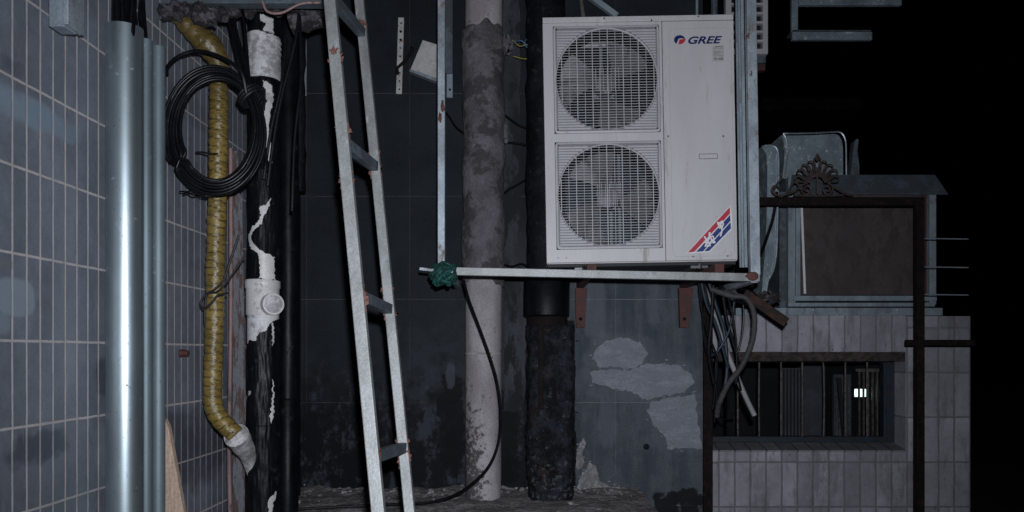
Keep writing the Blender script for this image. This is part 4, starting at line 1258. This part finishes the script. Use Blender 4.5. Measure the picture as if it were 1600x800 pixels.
for k, t4 in enumerate(tails):
    MB().tube(smoothpath([P(x, y, 2.93 + .03 * (k % 3) + (.1 * j if k > 3 else .05 * j)) for j, (x, y) in enumerate(t4)], 8), (.0065, .005, .006)[k % 3], 8).build('cable_tail', m_cable, co, smooth=True)
MB().tube(smoothpath([P(318, 296, 2.93), P(304, 304, 2.9), P(292, 300, 2.9), P(281, 299, 2.92)], 5), .0032, 6).build('cable_end', m_cable, co, smooth=True)
MB().tube(smoothpath([P(345, 302, 2.93), P(320, 306, 2.9), P(300, 298, 2.9), P(286, 303, 2.92)], 5), .0032, 6).build('cable_end', m_cable, co, smooth=True)
# cables running down past the stack
for k, t4 in enumerate((((470, -10), (462, 60), (440, 150), (428, 215), (418, 290)), ((447, 60), (440, 130), (424, 200), (412, 280)), ((468, 10), (470, 120), (460, 220), (456, 330)))):
    tag(MB().tube(smoothpath([P(x, y, 3.2 + .02 * k) for x, y in t4], 8), .0065, 8).build('hanging_cable', m_cable, smooth=True), ('black cable crossing in front of the white coupling diagonally', 'black cable hanging close against the right side of the stack', 'black cable hanging furthest right of the white stack')[k], 'cable', 'cables hanging down past the stack')
# thin cable tied round the hose
pts = [(374, 366), (362, 400), (350, 436), (335, 452), (322, 460), (314, 472), (318, 482), (330, 474), (340, 462), (356, 458)]
tag(MB().tube(smoothpath([P(x, y, 3.02) for x, y in pts], 6), .0042, 7).build('tie_wire', m_black, smooth=True), 'thin black wire knotted round the middle of the yellow hose', 'wire')
pts = [(384, 398), (366, 424), (350, 446), (338, 456), (326, 458), (322, 466), (320, 486), (320, 505)]
tag(MB().tube(smoothpath([P(x, y, 3.03) for x, y in pts], 6), .0036, 7).build('tie_wire', m_black, smooth=True), 'second thin black wire hanging with loose end below the knot on the yellow hose', 'wire')
# pine plank
pk = [(257, 655), (263, 668), (289, 812), (257, 830)]
tag(MB().prism([(P(x, y, 2.9).x, P(x, y, 2.9).z) for x, y in pk], 2.9, 2.925).build('pine_plank', m_wood, bevel=.001), 'pale raw pine plank tapering to a point beside the steel pipes', 'plank')
# rusty stub
q = P(280, 552, 1714 / (830 - 281)); q.x = -1.42
tag(MB().tube([q + Vector((-.01, 0, 0)), q + Vector((.012, 0, 0)), q + Vector((.035, 0, 0))], [.018, .015, .012], 12, rf=rough(.003, 60)).build('rusty_stub', m_rustred, smooth=True), 'small rusty pipe stub sticking out of the tiled wall', 'pipe stub')

# ================================================================ ladder
ld = thing('steel_ladder', P(600, 952, 2.35), 'welded square tube steel ladder with rusty joints leaning at the left centre', 'ladder')
def railp(side, py):
    if side == 0:
        f = py / 800; return P(516 + 75.5 * f, py, 2.52 - .30 * f)
    f = py / 800; return P(561.5 + 79 * f, py, 2.94 - .34 * f)
def ext(side, z):
    a, b = railp(side, 0), railp(side, 800); k = (z - a.z) / (b.z - a.z); return a + (b - a) * k
for s_, wd in ((0, .0375), (1, .0345)):
    MB().beam(ext(s_, LZ), ext(s_, 3.1), wd, .030, (0, 1, 0)).build('rail', m_ladder, ld, bevel=.003)
for (y0, y1) in ((-6, 53), (223, 262), (462, 484), (714, 699)):
    a, b = railp(0, y0), railp(1, y1)
    d_ = (b - a).normalized()
    MB().beam(a + d_ * .012, b - d_ * .012, .030, .034).build('rung', m_flash, ld, bevel=.002)  # darker metal: shade of the sideways faces is put into the colour
    for p, sgn in ((a + Vector((.0165, .004, .004)), 1), (b + Vector((.0, -.0135, .0)), -1)):
        MB().ball(p, .0045 if sgn > 0 else .014, .012 if sgn > 0 else .0025, .022, 14, 8, 1.0, 60).build('rust_patch', m_weld, ld, smooth=True)
for s_, y_, sx in ((0, 95, .006), (0, 204, .01), (0, 281, 0), (1, 47, .0), (1, 245, .004), (1, 455, 0), (1, 716, .0), (0, 470, .016), (1, 272, .0), (1, 493, 0), (1, 690, .0)):
    p = railp(s_, y_); wd = .0375 if s_ == 0 else .0345
    MB().box(p.x + sx - wd * .32, p.x + wd * .51, p.y - .0162, p.y - .013, p.z - .010 - .006 * ((y_ * 7) % 3), p.z + .012).build('rust_patch', m_rustedge, ld) if False else \
        MB().ball(p + Vector((sx * .5, -.0135, 0)), wd * .52, .0030, .018 + .006 * ((y_ * 7) % 3), 22, 12, 1.1, 55).build('rust_patch', m_weld, ld, smooth=True)

# ================================================================ right-hand side: gate frame
GD = 4.55
gf = thing('gate_frame', (P(1270, 0, GD).x, GD, 0), 'rusty pipe gate frame with a palmette ornament on its top rail', 'gate')
def post(px, py0, w, nm='post'):
    a = P(px, py0, GD); return MB().box(a.x - w / 2, a.x + w / 2, GD - w / 2, GD + w / 2, 0, a.z).build(nm, m_rust, gf, bevel=.003)
post(1105, 440, .055); post(1436, 309, .046)
a = P(1170, 309, GD); b = P(1430, 321.5, GD)
MB().box(P(1100, 0, GD).x, b.x, GD - .023, GD + .023, b.z, a.z).build('top_rail', m_rust, gf, bevel=.003)
MB().box(P(1100, 0, GD).x - .02, P(1100, 0, GD).x + .03, GD - .02, GD + .02, P(0, 440, GD).z, a.z).build('post_extension', m_rust, gf)
MB().box(P(1410, 0, GD).x, P(1516, 0, GD).x, GD - .055, GD - .025, P(0, 540, GD).z, P(0, 531, GD).z).build('crossbar', m_rust, gf, bevel=.002)
for y_ in (373, 417.5, 460.5):
    MB().tube([P(1440, y_ - .5, GD), P(1513, y_ + .5, GD)], .0036, 8).build('rod', m_alu, gf, smooth=True)
orn = MB()
OC = (1277, 300)
def OP(x, y, dy=0): return P(x, y, GD - .03 + dy)
def arc(pts, r=.0052, sub=5): orn.tube(smoothpath([OP(*p) for p in pts], sub), r, 8)
for k in range(-4, 5):
    a = R(90 - k * 19.0)
    base_r, tip = 11, 37 + 5 * (k == 0) - (2 if abs(k) == 4 else 0)
    def pr(r, da): return (OC[0] + r * math.cos(a + da), 287 - r * math.sin(a + da))
    w_ = R(7.8)
    arc([pr(base_r, -w_ * .4), pr(tip * .66, -w_ * .75), pr(tip * .90, -w_ * 1.0), pr(tip * 1.0, 0), pr(tip * .90, w_ * 1.0), pr(tip * .66, w_ * .75), pr(base_r, w_ * .4)], .0046)
def spiral(cx, cy, r0, sgn, turns=1.6):
    pts = []
    for i in range(22):
        t = i / 21; a = R(90) + sgn * t * turns * 2 * math.pi; r = r0 * (1 - .78 * t)
        pts.append((cx + r * math.cos(a), cy - r * math.sin(a)))
    orn.tube([OP(*p) for p in pts], .0062, 8)
spiral(1261, 296, 10, 1); spiral(1293, 296, 10, -1)
arc([(1251, 296), (1244, 285), (1236, 290), (1232, 300), (1222, 306), (1210, 303), (1206, 296), (1212, 290), (1220, 296)], .0062)
arc([(1208, 300), (1214, 288), (1222, 278)], .006)
arc([(1250, 292), (1240, 300), (1228, 304)], .006)
arc([(1303, 292), (1312, 298), (1322, 303), (1333, 305)], .006)
arc([(1240, 305), (1277, 306), (1318, 305)], .0065)
arc([(1277, 304), (1277, 262)], .006)
orn.ball(OP(1277, 246), .012, .008, .022, 10, 6)
orn.build('palmette', m_orn, gf, smooth=True)

# rooftop window box, ducts, flashing
wb = thing('window_box', (P(1345, 0, D).x, D + .1, zt), 'aluminium framed box with a brown panel standing on the tiled annex', 'window')
def fb(px0, px1, py0, py1, d, t, nm, mt, par=wb, bv=.002):
    return MB().box(P(px0, 0, d).x, P(px1, 0, d).x, d, d + t, P(0, py1, d).z, P(0, py0, d).z).build(nm, mt, par, bevel=bv)
fb(1232, 1243, 275, 478, D + .02, .06, 'frame_stile', m_alu)
fb(1244, 1251, 322, 462, D + .05, .04, 'frame_stile', m_alu)
fb(1453, 1463, 303, 476, D + .02, .06, 'frame_stile', m_alu)
fb(1252, 1450, 300, 461, D + .08, .02, 'brown_panel', m_brown)
fb(1442, 1452, 303, 462, D + .06, .02, 'side_strip', m_rustred)
fb(1241, 1464, 462, 470, D + .0, .06, 'bottom_rail', m_alu)
fb(1232, 1461, 473, 479, D - .01, .07, 'bottom_rail', m_alu)
MB().box(P(1243, 0, D).x, P(1463, 0, D).x, D + .1, D + .9, zt + .02, P(0, 300, D).z).build('box_body', m_acdark, wb)
MB().beam(P(1252.5, 325, D + .03), P(1257.5, 459, D + .03), .008, .014, (1, 0, 0)).build('loose_strip', m_decw, wb)
sf = thing('sill_flashing', (P(1335, 0, D).x, D, zt), 'galvanised sill strip with rivets along the top of the tiled annex wall', 'flashing')
sp_ = fb(1150, 1473, 481, 493, D - .02, .3, 'sill_strip', m_alu, sf)
for px in (1271, 1403):
    MB().ball(P(px, 484, D - .022), .010, .006, .013, 10, 6).build('rivet', m_galv_dull, sp_, smooth=True)
aw = MB()
pa, pb, pc, pd_ = P(1237, 276, D + .02), P(1461, 276, D + .02), P(1481, 304, D - .05), P(1233, 304, D - .05)
n_ = Vector((0, -.02, .008))
aw.add([pa, pb, pc, pd_, pa + Vector((0, 0, .012)), pb + Vector((0, 0, .012)), pc + Vector((0, 0, .006)), pd_ + Vector((0, 0, .006))], [(0, 1, 2, 3), (7, 6, 5, 4), (0, 4, 5, 1), (1, 5, 6, 2), (2, 6, 7, 3), (3, 7, 4, 0)])
tag(aw.build('metal_awning', m_flash, fix=True), 'sloping dull metal awning sheet over the brown panelled window box', 'awning')
tag(fb(1318, 1412, 270, 273, D + .15, .3, 'ledge_plate', m_alu, None) if False else MB().box(P(1318, 0, D).x, P(1413, 0, D).x, D + .12, D + .5, P(0, 274.5, D).z, P(0, 270.5, D).z).build('ledge_plate', m_alu), 'thin pale metal plate lying on top of the window box', 'metal plate')
# curved duct
def Q(px, py, d=D): v = P(px, py, d); return (v.x, v.z)
du = thing('zinc_duct', (P(1275, 0, D).x, D, P(0, 276, D).z), 'curved zinc duct cover with a rounded shoulder above the palmette ornament', 'duct')
prof = [(1226, 276), (1229, 250), (1230, 230), (1228, 216), (1224, 208.5), (1240, 208.5), (1270, 208), (1300, 206.5), (1310, 206), (1316, 209), (1320, 216), (1322, 228), (1322.5, 276)]
MB().prism([Q(x, y) for x, y in prof][::-1], D + .05, D + .55).build('duct_cover', m_duct, du)
MB().tube(smoothpath([P(x, y, D + .045) for x, y in prof[4:]], 3), .006, 6).build('rolled_edge', m_galv, du, smooth=True)
MB().tube(smoothpath([P(x, y, D + .045) for x, y in prof[:5]], 3), .006, 6).build('rolled_edge', m_galv, du, smooth=True)
d2_ = thing('curved_flashing', (P(1205, 0, 4.8).x, 4.8, P(0, 476, 4.8).z), 'tall galvanised channel curling over at the top, right of the cage', 'duct')
pf = [(1190, 229), (1198, 227), (1206, 227), (1213, 231), (1216, 240), (1217, 260), (1216, 300), (1215, 360), (1213, 400), (1208, 425), (1200, 440), (1196, 478), (1190, 478), (1192, 430), (1195, 400), (1198, 340), (1199, 280), (1199, 255), (1197, 240)]
MB().prism([Q(x, y, 4.8) for x, y in pf][::-1], 4.8, 5.0).build('channel', m_duct, d2_)
MB().tube(smoothpath([P(x, y, 4.797) for x, y in pf[0:12]], 3), .005, 6).build('rolled_edge', m_galv, d2_, smooth=True)
MB().tube(smoothpath([P(x - 3, y, 4.797) for x, y in pf[4:10]], 3), .004, 6).build('rolled_edge', m_galv_dull, d2_, smooth=True)
tag(MB().box(P(1218, 0, 5.1).x, P(1232, 0, 5.1).x, 5.1, 5.5, zt, P(0, 300, 5.1).z).build('dark_upright', m_flash), 'dark upright metal panel between the curled channel and window box', 'metal panel')
pf = [(1342, 270), (1346, 240), (1349, 212), (1353, 207.5), (1356, 209), (1354, 226), (1357, 250), (1357, 270)]
tag(MB().prism([Q(x, y) for x, y in pf][::-1], D + .14, D + .2).build('torn_strip', m_flash), 'narrow torn metal strip sticking up above the ledge plate', 'metal strip')
tag(MB().tube(smoothpath([P(1214, 300, 4.75), P(1208, 340, 4.75), P(1198, 372, 4.75), P(1188, 400, 4.72)], 5), .010, 8).build('dark_cable', m_cable, smooth=True), 'short dark cable slanting down across the curled channel', 'cable')

# riveted frame, upper right
rf_ = thing('riveted_frame', P(1300, 62, 5.2), 'riveted galvanised angle frame hanging in the dark at the upper right', 'metal frame')
RD = 5.2
fr = [fb(1237, 1247, -160, 48.5, RD, .03, 'upright', m_flash2 if False else m_duct, rf_), fb(1238, 1363, 49.5, 62, RD - .02, .03, 'lower_bar', m_duct, rf_), fb(1248.5, 1409, -4, 8, RD - .02, .03, 'upper_bar', m_duct, rf_)]
fb(1238, 1361, 46.5, 48.8, RD, .12, 'lower_flange', m_flash, rf_)
for k in range(5):
    MB().ball(P(1243 + k * 29.3, 57.5, RD - .022), .0075, .005, .0075, 10, 6).build('rivet', m_galv, fr[1], smooth=True)
for k in range(5):
    MB().ball(P(1253 + k * 31, 3.5, RD - .022), .0075, .005, .0075, 10, 6).build('rivet', m_galv, fr[2], smooth=True)
for y_ in (2, 30): MB().ball(P(1240, y_, RD - .002), .007, .005, .007, 10, 6).build('rivet', m_galv, fr[0], smooth=True)
# slatted unit
SD = 4.9
su = thing('slatted_unit', (P(1170, 0, SD).x, SD, P(0, 90, SD).z), 'smaller condenser seen side on through white slats, above the cage corner', 'air conditioner')
sv = MB()
def sbx(m, a, b, c, d__, y0, y1): return m.box(P(a, 0, SD).x, P(b, 0, SD).x, SD + y0, SD + y1, P(0, d__, SD).z, P(0, c, SD).z)
sbx(sv, 1192, 1200, -150, 84, 0, .05); sbx(sv, 1134, 1143, -150, 84, 0, .05); sbx(sv, 1143, 1192, 76, 84, 0, .05)
fr_ = sv.build('side_frame', m_acguard, su, bevel=.002)
sl_ = MB()
for k in range(15): sbx(sl_, 1143, 1192, 62 - k * 14.4, 65.5 - k * 14.4, .0, .03)
sl_.build('slats', m_acguard, su)
sbx(MB(), 1135, 1200, -150, 84, .06, .8).build('casing', m_acdark, su)
sbx(MB(), 1136, 1198, 84.5, 96, .02, .8).build('base_pan', m_flash, su)
sb = thing('red_bracket', (P(1160, 0, SD).x, SD, P(0, 108, SD).z), 'dark red steel bracket under the slatted unit', 'bracket')
sbx(MB(), 1130, 1198, 97, 107, .03, .07).build('bracket_bar', m_rustred, sb)
ps_ = MB().box(P(1136, 0, 5.3).x, P(1148, 0, 5.3).x, 5.3, 5.36, 0, 4.2)
ps_.build('support_post', m_coat, sb)
MB().box(P(1136, 0, 5.3).x, P(1148, 0, 5.3).x, SD + .07, 5.3, P(0, 107, SD).z, P(0, 98, SD).z).build('bracket_arm', m_rustred, sb)
# faint concrete ledge far in the dark
tag(MB().box(P(1192, 0, 8.5).x, P(1345, 0, 8.5).x, 8.5, 9.4, P(0, 172, 8.5).z, P(0, 152, 8.5).z).build('concrete_ledge', m_film), 'dim concrete ledge barely visible in the dark behind the ducts', 'ledge')

# ================================================================ cable tangle below the cage corner
ct = thing('cable_tangle', P(1120, 440, 4.0), 'tangle of black and blue cables hanging below the right cage corner', 'cables')
sets = [((1092, 440), (1096, 480), (1106, 520), (1120, 560), (1118, 600), (1114, 640)),
        ((1096, 440), (1104, 475), (1118, 505), (1130, 545), (1138, 575)),
        ((1100, 440), (1112, 490), (1124, 530), (1118, 575), (1120, 620), (1116, 660)),
        ((1108, 442), (1120, 480), (1132, 520), (1136, 580), (1128, 625)),
        ((1130, 448), (1142, 480), (1150, 530), (1152, 580), (1158, 610)),
        ((1150, 446), (1145, 490), (1138, 520), (1122, 548), (1112, 556)),
        ((1128, 446), (1136, 500), (1152, 560), (1150, 600)),
        ((1095, 442), (1098, 500), (1102, 540), (1112, 570)),
        ((1115, 446), (1112, 500), (1108, 550), (1116, 600)),
        ((1140, 450), (1160, 470), (1160, 520), (1150, 560))]
for k, t5 in enumerate(sets):
    MB().tube(smoothpath([P(x, y, 4.05 + .025 * (k % 4) + .02 * j) for j, (x, y) in enumerate(t5)], 7), (.006, .0085, .005, .010, .0055)[k % 5], 8).build('cable', m_bcable if k in (3, 5, 1) else m_cable, ct, smooth=True)
# knotted mass under the corner
for k in range(6):
    rr = random.Random(60 + k); c = P(1150 + rr.uniform(-12, 26), 462 + rr.uniform(-8, 8), 4.05)
    r_ = rr.uniform(.04, .075); ph = rr.uniform(0, 6)
    MB().tube([c + Vector((r_ * math.cos(R(15 * i) + ph) * 1.4, .03 * math.sin(R(30 * i)), r_ * .6 * math.sin(R(15 * i) + ph * .7))) for i in range(22)], .008, 8).build('cable', m_cable if k % 2 else m_dhose, ct, smooth=True)
m_wh = m_dconduit
tag(MB().tube(smoothpath([P(1099, 446, 4.22), P(1112, 482, 4.22), P(1128, 530, 4.22), P(1150, 585, 4.22), P(1166, 622, 4.22), P(1179, 649, 4.22)], 6), S(4.0, 4.2), 14).build('pale_conduit', m_wh, smooth=True), 'pale grey conduit pipe hanging slanted with its open end in front of the barred window', 'conduit')
tag(MB().tube(smoothpath([P(1112, 452, 4.05), P(1142, 462, 4.02), P(1166, 466, 4.0), (P(1178, 490, 3.98)), P(1176, 530, 4.0), P(1160, 570, 4.05), P(1138, 600, 4.1), P(1124, 630, 4.15), P(1120, 650, 4.2)], 8), S(4.4, 4.0), 12, rf=lambda i, a, p: .0012 * math.sin(i * 2.2)).build('grey_hose', m_dhose, smooth=True), 'dark grey flexible hose curving down in front of the barred window', 'hose')
MB_ = MB().beam(P(1163, 458, 4.0), P(1229, 504, 3.9), .05, .012, (0, 1, .4))
tag(MB_.build('rusty_flat_bar', m_oldrust, bevel=.004), 'loose rusty flat bar jutting down from the cage corner', 'metal bar')
tag(MB().ball(P(1200, 466, 4.3), .06, .03, .035, 14, 8, .8, 25).build('rag', m_lump, smooth=True), 'crumpled grey rag behind the rusty flat bar', 'rag')
tag(MB().tube(smoothpath([P(1118, 640, 4.9), P(1130, 654, 4.9), P(1145, 656, 4.9)], 5), .006, 6).build('stray_wire', m_cable, smooth=True), 'stray black wire at the lower left of the barred window', 'wire')

# loose crumbs of mortar on the concrete step
rbm = MB(); rnd = random.Random(77)
for k in range(140):
    x = rnd.uniform(-1.3, .6); y = 4.46 - abs(rnd.gauss(0, .16)); r = rnd.uniform(.003, .014)
    if y < 3.7: continue
    c = Vector((x, y, LZ + .012 + r * .3)); b0 = len(rbm.v)
    rbm.ball(c, r * rnd.uniform(.8, 1.6), r * rnd.uniform(.8, 1.4), r * .7, 6, 4, .7, 60)
rr_ = rbm.build('mortar_crumbs', m_ledge)
rr_.o['kind'] = 'stuff'
tag(rr_, 'pale crumbs of broken mortar scattered along the foot of the black wall', 'rubble')
